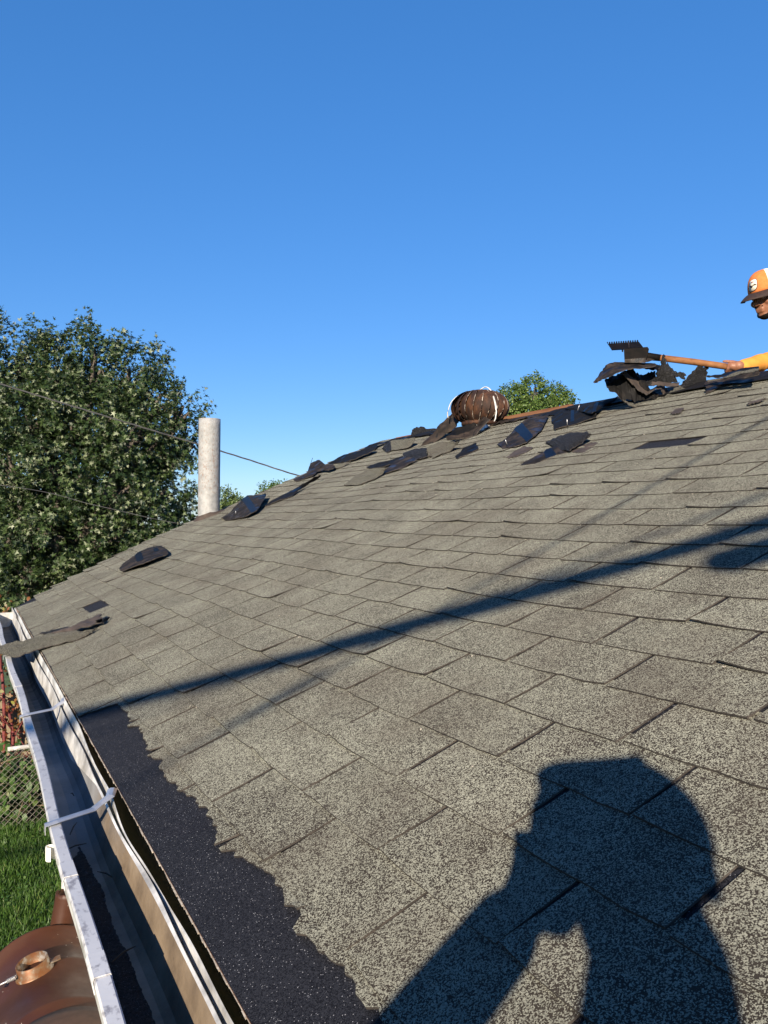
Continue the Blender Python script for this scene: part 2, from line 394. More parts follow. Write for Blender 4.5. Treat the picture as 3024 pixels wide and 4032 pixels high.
def local_frame(Y, s):
    p = R(Y, s); ey = (R(Y+TABW, s) - p).normalized(); es = R(Y, s+EXPO) - p
    en = ey.cross(es).normalized()
    if en.dot(NRM) < 0: en = -en
    es = (en.cross(ey) if en.cross(ey).dot(es) > 0 else ey.cross(en)).normalized()
    # width runs along -Y so that the frame is right handed with z = outward
    return p, ey, es, en
rt = random.Random(11)
VARS = []
for k in range(16):
    d = tab_verts(TABW-.0085-rt.uniform(0, .004), EXPO, rt); VARS.append((d, k/15.0))
rt.shuffle(VARS)
VAR_ME = [tab_mesh(d, v) for d, v in VARS]
TEAR = sorted([(2.617, .019), (2.583, .113), (2.45, .118), (2.34, .112), (2.30, .092), (2.26, .120), (2.08, .106), (1.984, .092), (1.928, .109), (1.856, .094), (1.687, .102),
        (1.62, .114), (1.507, .115), (1.434, .108), (1.376, .087), (1.344, .104), (1.256, .122), (1.144, .125), (1.119, .113), (1.087, .125), (1.056, .122), (1.05, .094),
        (1.016, .107), (.978, .114), (.9, .12), (.852, .113), (.812, .119), (.7, .10), (.55, .115), (.4, .09), (.2, .11), (0, .10), (-.3, .115), (-.6, .1), (-1.0, .11), (-1.6, .1)])
def tear(Y):
    for (a, x), (b, y2) in zip(TEAR, TEAR[1:]):
        if Y <= b: return x + (y2-x)*(Y-a)/max(1e-6, b-a)
    return 0.0
missing = [on_roof(DISP(p)) for p in ((1500, 952), (195, 1311), (58, 1305))]
missing = [(P.y, (P-EAVE).dot(SLO)) for P in missing]
tabs = []
ncourse = 28
for k in range(ncourse):
    s = .1355 + EXPO*(k-1) if k else 0.0
    if k == 0: s = .002
    e = EXPO
    off = 1.238 + .0085*(k-1) - (.155 if k % 2 == 0 else 0) + rt.uniform(-.012, .012) + .05*(k//9)
    j0 = math.floor((Y0-off)/TABW); j = j0
    while True:
        ya = off + TABW*j; j += 1
        if ya > rake(s)-.03: break
        if ya < Y0-.02: continue
        cy, cs = ya+TABW/2, s+e/2
        if any(abs(cy-my) < TABW*.52 and abs(cs-ms) < EXPO*.52 for my, ms in missing): continue
        cut = min(1.0, (rake(s+e/2)-.002-ya)/TABW)
        tabs.append([ya, s + rt.uniform(-.002, .002), k, cut, rt.randrange(16)])
def area(ya, s):
    q = [to_px(R(y_, s_)) for y_, s_ in ((ya, s), (ya+TABW, s), (ya+TABW, s+EXPO), (ya, s+EXPO))]
    if any(p[2] < .2 for p in q): return 0
    cx, cy = sum(p[0] for p in q)/4, sum(p[1] for p in q)/4
    if not (-150 < cx < 3180 and cy < 4250): return 0
    return abs(sum(q[i][0]*q[(i+1) % 4][1]-q[(i+1) % 4][0]*q[i][1] for i in range(4)))/2
for t in tabs: t.append(area(t[0], t[1]))
tabs.sort(key=lambda t: -t[5])
FV, FF, FM, FA = [], [], [], []
for idx, (ya, s, k, cut, var, ar) in enumerate(tabs):
    p, ey, es, en = local_frame(ya, s)
    jit = rt.uniform(-.002, .002)
    p = p + ey*(.0032)
    MX = Matrix((( -ey.x, es.x, en.x, p.x + ey.x*TABW*min(cut, 1)), (-ey.y, es.y, en.y, p.y + ey.y*TABW*min(cut, 1)), (-ey.z, es.z, en.z, p.z + ey.z*TABW*min(cut, 1)), (0, 0, 0, 1))) @ Matrix.Rotation(jit, 4, 'Z')
    torn = k == 0 and ya < 2.58
    if torn:
        wd = TABW-.008; n = 22
        lower = [(wd*i/n, max(.03, tear(ya+TABW-wd*i/n) + rt.uniform(-.006, .006))) for i in range(n+1)]
        d = tab_verts(wd, EXPO, rt, lower); val = rt.random(); me = None
    elif cut < .99:
        d = tab_verts(max(.02, TABW*cut-.007), EXPO, rt); val = rt.random(); me = None
    else:
        d, val = VARS[var]; me = VAR_ME[var]
    if idx < 300:
        o = bpy.data.objects.new('shingle_tab', me or tab_mesh(d, val)); link(o, roof); o.matrix_world = MX
        if torn: o['label'] = 'torn off stub of a shingle with a ragged lower edge'
    else:
        o_ = len(FV); FV += [MX @ V(v) for v in d[0]]; FF += [tuple(i+o_ for i in f) for f in d[1]]; FM += d[2]; FA += [val]*len(d[0])
fld = mesh_obj('shingle_field', FV, FF, [M_SH, M_ASPH, M_BUTT], roof, mi=FM)
a = fld.data.attributes.new('tab', 'FLOAT', 'POINT'); a.data.foreach_set('value', FA); tag(fld, kind='stuff')
# pale cut fibre along the eave edge of the underlayer
mb = MB(); rr = random.Random(3); y = Y0
while y < 6.1:
    L = rr.uniform(.008, .03); d = rr.uniform(.0005, .0032)
    P0, P1 = R(y, -.001, .0008), R(y+L, -.001, .0008); q = SLO*-d
    vsb = [P0, P1, P1+q*rr.uniform(.4, 1), P0+q]; vsb += [v-NRM*.0028 for v in vsb]
    mb.add((vsb, [(0, 1, 2, 3), (7, 6, 5, 4), (2, 3, 7, 6)[::-1], (0, 3, 7, 4)])); y += L*.9
fe = mb.build('cut_edge', M_FIBRE, roof); tag(fe, kind='stuff')
mb = MB(); rr = random.Random(17)
for q in range(420):
    Y, s_ = rr.uniform(.3, 6.2), rr.uniform(.15, 3.5)
    if rr.random() < .6: s_ = .1355 + EXPO*round((s_-.1355)/EXPO) - rr.uniform(.001, .012)
    r_ = rr.uniform(.0010, .0026)*(1 + .25*Y); P = R(Y, s_, .0045 + r_*.3); a_ = rr.uniform(0, 6.28); e1 = V((0, 1, 0))*math.cos(a_)+SLO*math.sin(a_); e2 = SLO*math.cos(a_)-V((0, 1, 0))*math.sin(a_)
    mb.add(([P+e1*r_*1.4, P+e2*r_, P-e1*r_, P-e2*r_*.8, P+NRM*r_*.7], [(0, 1, 4), (1, 2, 4), (2, 3, 4), (3, 0, 4)]))
gt = mb.build('loose_grit', M_GRIT, roof); tag(gt, kind='stuff')
# ridge: exposed deck board and felt lapped over it
def roof_strip(name, ya, yb, sa, sb, h, mat, seed, jag=.02, n=40, th=.003):
    rr = random.Random(seed); top = []; 
    for i in range(n+1):
        Y = ya+(yb-ya)*i/n; lo = sa + rr.uniform(-jag, jag)
        for t in (0, .5, 1): top.append(R(Y, lo+(sb-lo)*t, h + (rr.uniform(0, .012) if t < 1 else 0)))
    v = top + [p-NRM*th for p in top]; N = len(top); f = []
    for i in range(n):
        for j in range(2):
            a = i*3+j; f.append((a, a+1, a+4, a+3)[::-1]); f.append((a+N, a+1+N, a+4+N, a+3+N))
        f.append((i*3, i*3+3, i*3+3+N, i*3+N)); f.append((i*3+2, i*3+5, i*3+5+N, i*3+2+N)[::-1])
    return mesh_obj(name, v, f, mat, roof)
roof_strip('felt_strip', 2.2, 4.45, 3.50, 3.725, .012, M_FELT, 1)
roof_strip('felt_strip', 5.0, 6.95, 3.55, 3.715, .013, M_FELT, 2)
roof_strip('felt_strip', 4.4, 5.35, 3.52, 3.64, .0125, M_BACK, 5)
box('ridge_board', (RX-.075, 4.3, RZ-.02), (RX+.03, 5.30, RZ+.009), M_DECK, roof, .003)
box('ridge_board', (RX-.06, 6.52, RZ-.02), (RX+.03, 6.86, RZ+.008), M_DECK, roof, .003)

# ---- walls, fascia, soffit
for nm, lo, hi in (('wall', (.30, Y0+.2, 0), (.42, 6.12, ZE-.06)), ('wall', (6.5, Y0+.2, 0), (6.62, 6.12, ZE-.06))):
    box(nm, lo, hi, M_WALL, house)
for ya in (Y0+.2, 6.0):
    bm = bmesh.new(); pts = [(.421, 0), (6.499, 0), (6.499, ZE+.05), (RX, RZ-.09), (.421, ZE+.05)]
    a = [bm.verts.new((x, ya, z)) for x, z in pts]; b = [bm.verts.new((x, ya+.12, z)) for x, z in pts]
    bm.faces.new(a); bm.faces.new(b[::-1])
    for k in range(5): bm.faces.new((a[k], b[k], b[(k+1) % 5], a[(k+1) % 5]))
    bm_obj('gable_wall', bm, M_WALL, house)
box('fascia_board', (.030, Y0, ZE-.17), (.055, 6.08, ZE-.018), M_FASCIA, house, .002)
box('soffit', (.056, Y0, ZE-.16), (.299, 6.08, ZE-.15), M_SOFF, house)

# ---- gutter
GY0, GY1 = -.9, 6.16
def gut_off(Y): return .003*math.sin(2.3*Y+.4) + .0025*math.sin(6.1*Y)
def gut_pull(Y, x): return -.0075*max(0, min(1.35, (2.45-Y)/1.25))*max(0, min(1, (-.02-x)/.09))
gutter = empty('gutter', (0, 0, 0)); gutter.parent = house; gutter['label'] = 'dented white metal gutter pulled away from the eave'
def gut_sheet(name, prof, mat, th=.0016, y0=GY0, y1=GY1, n=120, wob=1.0, extra=None, parent=None):
    pf = lambda Y: [(x + gut_off(Y)*wob + gut_pull(Y, x), z) for x, z in (prof(Y) if callable(prof) else prof)]
    v, f = [], []; m_ = len(pf(0))
    for i in range(n+1):
        Y = y0+(y1-y0)*i/n
        for (x, z) in pf(Y): v.append(V((x, Y, ZE+z)))
    for i in range(n):
        for j in range(m_-1): a = i*m_+j; f.append((a, a+m_, a+m_+1, a+1))
    o = mesh_obj(name, v, f, mat, parent or gutter); md = o.modifiers.new('th', 'SOLIDIFY'); md.thickness = th; md.offset = 0
    return o
LZ = -.042
gut_sheet('front_lip', [(-.1385, LZ-.018), (-.141, LZ-.004), (-.139, LZ), (-.120, LZ+.001), (-.1175, LZ-.002), (-.117, LZ-.012)], M_LIP, .0018)
gut_sheet('front_wall', [(-.1365, LZ-.018), (-.1345, LZ-.045), (-.118, LZ-.070), (-.110, LZ-.098)], M_WHITE)
gut_sheet('lining', [(-.1325, LZ-.018), (-.1305, LZ-.045), (-.114, LZ-.070), (-.108, LZ-.096), (-.070, LZ-.099), (-.046, LZ-.095), (-.034, LZ-.084), (-.021, LZ-.045), (-.0145, LZ-.004)], M_GIN)
def backp(Y):
    k = max(0, min(1, (2.6-Y)/.5)); wv = k*(.004*math.sin(5.3*Y)+.003*math.sin(13*Y+1))
    return [(-.0185-.010*(1-k)+wv*.2, LZ-.070+.066*k), (-.0160-.008*(1-k)+wv*.5, LZ-.03+.028*k), (-.0140-.006*(1-k)+wv*.7, LZ+.010-.010*k)]
gut_sheet('back_flange', backp, M_WHITE, .0015, n=220)
def flashp(Y):
    k = max(0, min(1, (2.6-Y)/.35)); wv = k*(-.0045*math.sin(4.1*Y+.6)+.0035*math.sin(9.7*Y+.5)); up = k*(.005*math.sin(6.7*Y+1.0)+.003*math.sin(17*Y)); far = 1-k
    return [(-.0075-.006*far+wv*.3, LZ-.06), (-.0065-.006*far+wv*.6, LZ-.014), (-.0055-.004*far+wv, LZ+.002+.024*far + up), (-.0035-.002*far+wv, LZ+.003+.033*far + up)]
gut_sheet('drip_flashing', flashp, M_WHITE, .0014, n=260, wob=.3)
bm = bmesh.new(); box_bm(bm, (-.139, GY1-.002, ZE+LZ-.1), (-.012, GY1, ZE+LZ+.004)); bm_obj('end_cap', bm, M_WHITE, gutter)
fl = bm = bmesh.new(); box_bm(bm, (-.022, GY1-.45, ZE+LZ+.0), (-.019, GY1+.08, ZE+LZ+.032)); bm_obj('back_tab', bm, M_WHITE, gutter)
def hanger(py, tilt=0.0):
    P = at_z(DISP(py), ZE+LZ+.006); Y = P.y
    pts = [(-.150, Y-.004, LZ-.014), (-.150, Y-.003, LZ+.003), (-.128, Y, LZ+.006), (-.05, Y+.035+tilt, LZ+.007), (-.035, Y+.045+tilt, LZ+.014), (-.012, Y+.05+tilt, LZ+.026), (-.002, Y+.085+tilt, LZ+.030)]
    v, f = [], []
    for i, p in enumerate(pts):
        p = V((p[0]+gut_off(Y)+gut_pull(Y, p[0]), p[1], p[2]+ZE)); nx_ = V(pts[min(i+1, 6)])-V(pts[max(i-1, 0)]); sd = V((-nx_.y, nx_.x, 0))
        sd = (sd.normalized() if sd.length > 1e-4 else V((0, 1, 0)))*.0105
        if sd.y < 0: sd = -sd
        if i < 2: sd = V((0, .0105, 0))
        v += [p-sd, p-sd*.35+V((0, 0, .003)), p+sd*.35+V((0, 0, .003)), p+sd]
    for i in range(6):
        for j in range(3): a = i*4+j; f.append((a, a+1, a+5, a+4))
    o = mesh_obj('hanger', v, f, M_GALV, gutter); md = o.modifiers.new('th', 'SOLIDIFY'); md.thickness = .0016
for q in ((100, 1540), (155, 1770), (62, 1412)): hanger(q)
# joint sleeves along the lip and a strap end hooked under it
for q in ((207, 1868), (258, 2075), (62, 1478)):
    Y = at_z(DISP(q), ZE+LZ).y
    gut_sheet('joint_sleeve', [(-.1405, LZ-.022), (-.1438, LZ-.004), (-.1412, LZ+.0022), (-.119, LZ+.0032), (-.1165, LZ-.003)], M_LIP, .0016, Y-.035, Y+.035, 6)
Ys = at_z((235, 3330), ZE-.07).y
vs_, fs_ = [], []
for i in range(9):
    th = math.pi*1.5*i/8; 
    for dz in (-.018, .018): vs_.append(V((-.153-.009*math.sin(th), Ys-.011*math.cos(th), ZE-.082+dz*.8)))
fs_ = [(2*i, 2*i+1, 2*i+3, 2*i+2) for i in range(8)]
st = mesh_obj('strap_loop', vs_, fs_, M_WALL, gutter); md = st.modifiers.new('th', 'SOLIDIFY'); md.thickness = .002
# silt and loose granules lying in the trough
mb = MB(); rr = random.Random(5); v, f = [], []; n, m_ = 300, 9
for i in range(n+1):
    Y = .2 + (2.35-.2)*i/n; cov = (min(1, max(0, (2.05-Y)/.35)))
    for j in range(m_+1):
        u = j/m_; x = -.106 + (.052 + .010*mnoise.noise(V((0, Y*6, 3))) + .006*mnoise.noise(V((0, Y*21, 5))))*u; hgt = .011*cov*math.sin(math.pi*min(1, u*1.0+.02))*(.6+.7*mnoise.noise(V((x*25, Y*9, 0)))) - .0022*(1-cov)
        v.append((x + gut_off(Y) + gut_pull(Y, x), Y, ZE+LZ-.0975+max(-.004, hgt)+ .0015*mnoise.noise(V((x*300, Y*300, 1)))))
for i in range(n):
    for j in range(m_): a = i*(m_+1)+j; f.append((a, a+1, a+m_+2, a+m_+1))
so_ = mesh_obj('loose_granules', v, f, M_SILTP, gutter); tag(so_, kind='stuff')
mb = MB()
for (x, Y, a, L) in ((-.07, 1.42, .5, .05), (-.05, 1.75, 2.2, .05), (-.08, 2.05, 1.2, .06), (-.06, 1.15, .9, .04), (-.09, 1.93, .2, .05), (-.055, 2.3, 1.9, .02)):
    d = V((math.cos(a), math.sin(a), .1))*L*.5; c_ = V((x, Y, ZE+LZ-.083)); mb.add(tube_data([c_-d, c_+V((0, 0, .004)), c_+d], [.0012, .0018, .0008], 5))
tw = mb.build('twigs', M_DRY, gutter); tag(tw, kind='stuff')

# ---- flue pipe
PD = 6.62
pb = on_roof(DISP((451, 1117))); PB = V((pb.x, pb.y, pb.z)); PD = depth_of(PB)
prad = 23.2*1.8228/FPX*PD
ptop = at_depth(DISP((454, 905)), PD)
AX = (ptop - (PB - V((0, 0, .0)))); AX = V((AX.x*.6, AX.y*.6, AX.z)).normalized(); HT = (ptop.z-PB.z)/AX.z
prof = [(prad*1.0, -.25)] + [(prad*(1+.004*math.sin(i*1.7)), HT*i/14) for i in range(15)] + [(prad*.99, HT), (prad*.90, HT-.002), (prad*.90, HT-.35)]
fp = mesh_obj('flue_pipe', *lathe(prof, 40, PB, AX), M_FLUE, house, True); fp['label'] = 'tall pale metal flue pipe with rust spots at the far rake'
bm = bmesh.new(); ring = []
for rr_, hh in ((prad*1.0, .045), (prad*1.06, .028), (prad*1.5, .012), (prad*1.55, .006)):
    row = []
    for k in range(32):
        th = 2*math.pi*k/32; p = PB + V((0, 1, 0))*(rr_*math.cos(th)) + SLO*(rr_*math.sin(th)*1.05*(1 + .05*math.sin(5*th))) + NRM*hh; row.append(bm.verts.new(p))
    ring.append(row)
for a, b in zip(ring, ring[1:]):
    for k in range(32): bm.faces.new((a[k], a[(k+1) % 32], b[(k+1) % 32], b[k]))
bm_obj('flashing', bm, M_BROWN, fp, True)

# ---- turbine vent
TD = depth_of(on_roof(DISP((1100, 905)))) + .02
TC = at_depth(DISP((1037, 881)), TD); TR = 58.0*1.8228/FPX*TD; TH = TR*.62
turb = empty('turbine_vent', TC); turb.parent = house; turb['label'] = 'rusty round turbine vent with a pale hoop over it'
def vane_mesh():
    nz, nw = 12, 4; v, f, low, ed = [], [], [], []
    for i in range(nz+1):
        ph = -1.12 + 2.25*i/nz
        r = TR*(.10 + .90*math.cos(ph))
        z = TH*math.sin(ph)*1.08
        for j in range(nw+1):
            u = j/nw; th = (u-.5)*.36 + .10*ph
            bow = 1.0 + .10*u*u - .05*(1-u)**2 + .012*math.sin(math.pi*u)
            v.append((r*bow*math.cos(th), r*bow*math.sin(th), z)); low.append(max(0, 1-i/4.5)); ed.append(u)
    for i in range(nz):
        for j in range(nw): a = i*(nw+1)+j; f.append((a, a+1, a+nw+2, a+nw+1))
    me = bpy.data.meshes.new('vane'); me.from_pydata(v, [], f); me.materials.append(M_TURB)
    for nm, L in (('low', low), ('edge', ed)):
        at = me.attributes.new(nm, 'FLOAT', 'POINT'); at.data.foreach_set('value', L)
    me.polygons.foreach_set('use_smooth', [True]*len(f)); return me
vm = vane_mesh()
for k in range(22):
    o = bpy.data.objects.new('vane', vm); link(o, turb); o.rotation_euler = (0, 0, 2*math.pi*k/22)
o = mesh_obj('top_plate', *lathe([(0.001, TH*1.06), (TR*.30, TH*1.03), (TR*.62, TH*.91), (TR*.64, TH*.87), (TR*.2, TH*.9)], 28), M_TURB, turb, True)
mesh_obj('bottom_ring', *lathe([(TR*.50, -TH*.78), (TR*.66, -TH*.80), (TR*.70, -TH*.92), (TR*.69, -TH*1.06), (TR*.6, -TH*1.08), (TR*.55, -TH*1.0)], 32), M_TURB, turb, True)
mesh_obj('collar', *lathe([(TR*.58, -TH*1.0), (TR*.60, -TH*1.35), (TR*.62, -TH*2.6)], 32), M_GALV, turb, True)
mesh_obj('inner_drum', *lathe([(TR*.05, TH*.7), (TR*.50, TH*.55), (TR*.55, -TH*.55), (TR*.5, -TH*.95)], 24), M_STEEL, turb, True)
hp = [((290, 500), .10), ((288, 440), .10), ((325, 340), .10), ((400, 272), .09), ((505, 240), .05), ((600, 222), .0), ((665, 188), -.02), ((715, 215), -.09), ((752, 300), -.19), ((775, 410), -.235), ((768, 500), -.235), ((755, 535), -.23)]
hpts = catmull([at_depth(CA(p), TD+d) - TC for p, d in hp], 4)
tube('hoop', hpts, .007, M_WHITE, turb, 8, .6)

# ------------------------------------------------------------------ trees
LEAF = np.array([(0, 0), (.07, .20), (.40, .06), (.20, .34), (.52, .62), (.13, .50), (.10, .72), (0, 1.0), (-.10, .72), (-.13, .50), (-.52, .62), (-.20, .34), (-.40, .06), (-.07, .20)])
LEAF_F = [(0, 1, 13), (1, 2, 3), (1, 3, 5), (3, 4, 5), (1, 5, 9), (1, 9, 13), (13, 9, 11), (13, 11, 12), (11, 9, 10), (5, 6, 8), (5, 8, 9), (6, 7, 8)]
SIMPLE = np.array([(0, 0), (.32, .35), (.22, .75), (0, 1.0), (-.22, .75), (-.32, .35)]); SIMPLE_F = [(0, 1, 5), (1, 2, 4), (1, 4, 5), (2, 3, 4)]
def unit(a): return a/np.maximum(np.linalg.norm(a, axis=-1, keepdims=True), 1e-9)
def leaves(name, base, direc, up, size, tint, mat, parent=None, shape=LEAF, faces=LEAF_F, fold=.18):
    n = len(base); d = unit(direc); sd = unit(np.cross(d, up)); nr = np.cross(sd, d)
    P = base[:, None, :] + size[:, None, None]*(d[:, None, :]*shape[None, :, 1:2] + sd[:, None, :]*shape[None, :, 0:1] + nr[:, None, :]*(np.abs(shape[None, :, 0:1])*fold - .12*shape[None, :, 1:2]**2))
    k = len(shape); verts = P.reshape(-1, 3); F = (np.array(faces)[None] + (np.arange(n)*k)[:, None, None]).reshape(-1, 3)
    me = bpy.data.meshes.new(name); me.vertices.add(len(verts)); me.vertices.foreach_set('co', verts.astype(np.float32).ravel())
    me.loops.add(F.size); me.loops.foreach_set('vertex_index', F.ravel().astype(np.int32))
    me.polygons.add(len(F)); me.polygons.foreach_set('loop_start', np.arange(0, F.size, 3, dtype=np.int32)); me.update(calc_edges=True)
    at = me.attributes.new('tint', 'FLOAT', 'POINT'); at.data.foreach_set('value', np.repeat(np.clip(tint, 0, 1), k).astype(np.float32))
    me.materials.append(mat); return link(bpy.data.objects.new(name, me), parent)
def tree(name, base, lobes, mat, size, nclump, per, label, pale=.1, shape=LEAF, faces=LEAF_F, spread=.32, trunk_r=.16, seed=1, group=None, shell=.55, tilt=.55, sprouts=0, fold=.18):
    """lobes: list of (centre Vector, rx, rz); sprays of leaves sit through the lobes, denser towards their skins"""
    rg = np.random.default_rng(seed); root = empty(name, base); tag(root, label, 'tree', group)
    wts = np.array([rx*rx*rz for _, rx, rz in lobes]); wts = wts**.8; wts /= wts.sum()
    ci = rg.choice(len(lobes), nclump, p=wts); C = np.array([tuple(l[0]) for l in lobes])[ci]; rx = np.array([l[1] for l in lobes])[ci]; rz = np.array([l[2] for l in lobes])[ci]
    dr = unit(rg.normal(size=(nclump, 3))); rad_ = shell + (1.03-shell)*rg.random(nclump)**.6
    bumpy = 1 + .10*np.sin(dr[:, 0]*7+ci) * np.sin(dr[:, 2]*6+ci*2) + .05*rg.normal(size=nclump)
    K = C + dr*(rad_*bumpy)[:, None]*np.stack([rx, rx, rz], 1)
    if sprouts:
        sp_ = rg.choice(nclump, sprouts); K[sp_] = C[sp_] + np.stack([rx, rx, rz], 1)[sp_]*unit(np.abs(rg.normal(size=(sprouts, 3)))*np.sign(rg.normal(size=(sprouts, 3)))*np.array([1, 1, .3])+np.array([0, 0, 1.0]))*(1.0+.28*rg.random(sprouts))[:, None]; dr[sp_] = np.array([0, 0, 1.0]) + .2*rg.normal(size=(sprouts, 3))
    out = unit(dr + np.array([0, 0, .35])); n = nclump*per
    # twig axis of each spray, leaves alternate along it and fan out
    t = np.tile(np.linspace(-.6, 1, per), nclump); ax = np.repeat(unit(out + .5*rg.normal(size=out.shape)), per, 0)
    base_ = np.repeat(K, per, 0) + ax*(t*spread)[:, None] + rg.normal(size=(n, 3))*spread*.16
    side = unit(rg.normal(size=(n, 3))); side = unit(side - ax*(side*ax).sum(1, keepdims=True))
    dd = unit(ax*.55 + side*.9 + np.array([0, 0, -.30]) + .2*rg.normal(size=(n, 3)))
    upv = unit(np.array([0, 0, 1.0])*tilt + .8*np.repeat(out, per, 0)*.6 + .55*rg.normal(size=(n, 3)))
    clt = np.repeat(rg.normal(size=nclump)*.20, per); tint = .42 + clt + .13*rg.normal(size=n)
    pl = rg.random(n) < pale*np.repeat(.3+1.4*rg.random(nclump), per); tint[pl] = .86 + .14*rg.random(pl.sum())
    sz = size*(.65 + .6*rg.random(n)); B = np.array(tuple(base))
    leaves('crown', base_ - B, dd, upv, sz, tint, mat, root, shape, faces, fold)
    mb = MB(); top = sum((l[0] for l in lobes), V((0, 0, 0)))/len(lobes) - V(base)
    fork = V((top.x*.4, top.y*.4, max(.6, top.z*.45)))
    mb.add(tube_data(catmull([V((0, 0, -.05)), fork*.5+V((.05, 0, 0)), fork], 4), [trunk_r*(1.15-.5*i/8) for i in range(9)], 9))
    for (c_, rx_, rz_) in lobes:
        e = c_ - V(base); mid = (fork+e)/2 + V((rg.normal()*.2, rg.normal()*.2, .1)); mb.add(tube_data(catmull([fork - fork.normalized()*.1, mid, e], 4), [trunk_r*.55*(1-.85*i/8) for i in range(9)], 6))
        for q in range(5):
            dirv = V(tuple(unit(rg.normal(size=3)))); e2 = e + V((dirv.x*rx_, dirv.y*rx_, dirv.z*rz_))*.55
            mb.add(tube_data(catmull([e*.8+fork*.2, (e+e2)/2, e2], 3), [trunk_r*.22*(1-.85*i/6) for i in range(7)], 5))
    mb.build('trunk', M_BARK, root, True); return root
MD = 13.5
L = lambda px, py, D, rx, rz: (at_depth(DISP((px, py)), D), rx, rz)
ml = [L(30, 770, MD, .72, .62), L(120, 790, MD+.3, .65, .6), L(205, 785, MD, .62, .62), L(285, 815, MD+.2, .60, .62), L(335, 870, MD, .55, .5), L(395, 895, MD-.2, .42, .40), L(-120, 900, MD, 1.3, 1.2),
      L(60, 900, MD-.6, .9, .7), L(170, 900, MD-.5, .85, .65), L(270, 945, MD-.5, .75, .6), L(360, 985, MD, .52, .48), L(405, 960, MD+.2, .40, .35), L(20, 1010, MD-.8, .9, .65), L(140, 1030, MD-.8, .85, .6), L(250, 1060, MD-.6, .8, .55), L(345, 1075, MD-.2, .62, .5),
      L(0, 1140, MD-.8, .95, .65), L(120, 1160, MD-.9, .85, .55), L(220, 1165, MD-.6, .8, .5), L(320, 1150, MD-.2, .75, .5), L(390, 1110, MD+.2, .45, .5), L(60, 1260, MD-.7, 1.0, .6), L(-80, 1300, MD-.4, 1.3, .9), L(200, 1250, MD-.2, 1.0, .7)]
ml = [(c_, rx_*.86, rz_*.84) for c_, rx_, rz_ in ml] + [L(150, 1010, MD+1.2, 1.7, 1.5)]
mb_ = at_depth(DISP((110, 1200)), MD+.2); tree('maple_tree', (mb_.x, mb_.y, 0), ml, M_MAPLE, .083, 3900, 25, 'large dense maple with dark leaves and silvery leaf undersides, left of the flue pipe', pale=.14, seed=3, spread=.26, trunk_r=.22, shell=.64, sprouts=380, fold=.34)
FD = 30.0
fl_ = [L(1110, 865, FD, .62, .60), L(1150, 850, FD, .62, .65), L(1195, 862, FD+.4, .62, .55), L(1222, 880, FD, .42, .45), L(1090, 900, FD-.4, .7, .5), L(1150, 900, FD-.4, .9, .6), L(1210, 920, FD-.3, .7, .5), L(1130, 980, FD, 1.2, 1.0)]
fb = at_depth(DISP((1150, 1000)), FD); tree('broadleaf_tree', (fb.x, fb.y, 0), fl_, M_FAR, .085, 2300, 14, 'bright green rounded tree top rising behind the turbine vent', pale=.08, shape=SIMPLE, faces=SIMPLE_F, spread=.20, seed=5)
GD = 38.0
gl = [L(488, 1085, GD, .65, .62), L(508, 1100, GD, .6, .5), L(470, 1110, GD, .9, .7), L(500, 1130, GD, 1.0, .8)]
gb = at_depth(DISP((490, 1120)), GD); tree('broadleaf_tree', (gb.x, gb.y, 0), gl, M_FAR2, .10, 900, 12, 'small pale green tree showing just right of the flue pipe base', pale=.1, shape=SIMPLE, faces=SIMPLE_F, spread=.22, seed=6)
HD = 52.0
hl = [L(580, 1062, HD, .75, .55), L(608, 1058, HD, .7, .5), L(600, 1085, HD, 1.3, 1.0), L(640, 1080, HD, 1.2, 1.0)]
hb = at_depth(DISP((595, 1100)), HD); tree('broadleaf_tree', (hb.x, hb.y, 0), hl, M_FAR, .14, 700, 12, 'distant green tree top peeking over the rake under the sagging wire', pale=.05, shape=SIMPLE, faces=SIMPLE_F, spread=.3, seed=8)

# ------------------------------------------------------------------ visible overhead wires
def wire(name, pts, r, label, twist=0):
    P = catmull([at_depth(DISP(p), D) for p, D in pts], 14); mb = MB()
    if twist:
        for ph in range(3):
            q = []; acc = 0
            for i, p in enumerate(P):
                if i: acc += (P[i]-P[i-1]).length
                t = P[min(i+1, len(P)-1)]-P[max(i-1, 0)]; a, b = frame_of(t); th = acc*twist + ph*2.094; q.append(p + (a*math.cos(th)+b*math.sin(th))*r*.8)
            mb.add(tube_data(q, r*.62, 6))
    else: mb.add(tube_data(P, r, 6))
    return tag(mb.build(name, M_CABLE, None, True), label, 'wire', 'overhead service wires')
wire('overhead_wire', [((-900, 520), 9.0), ((-350, 718), 9.6), ((0, 829), 10.1), ((215, 895), 10.5), ((430, 960), 10.9), ((540, 994), 11.2), ((640, 1026), 11.4), ((800, 1070), 11.9), ((1100, 1140), 12.8)], .008, 'sagging twisted service wire passing behind the flue pipe', 9.0)
wire('overhead_wire', [((-700, 985), 9.4), ((0, 1048), 10.6), ((200, 1090), 11.0), ((330, 1120), 11.2), ((420, 1137), 11.4), ((600, 1170), 11.8), ((900, 1215), 12.5)], .0045, 'thin lower wire crossing in front of the maple leaves')

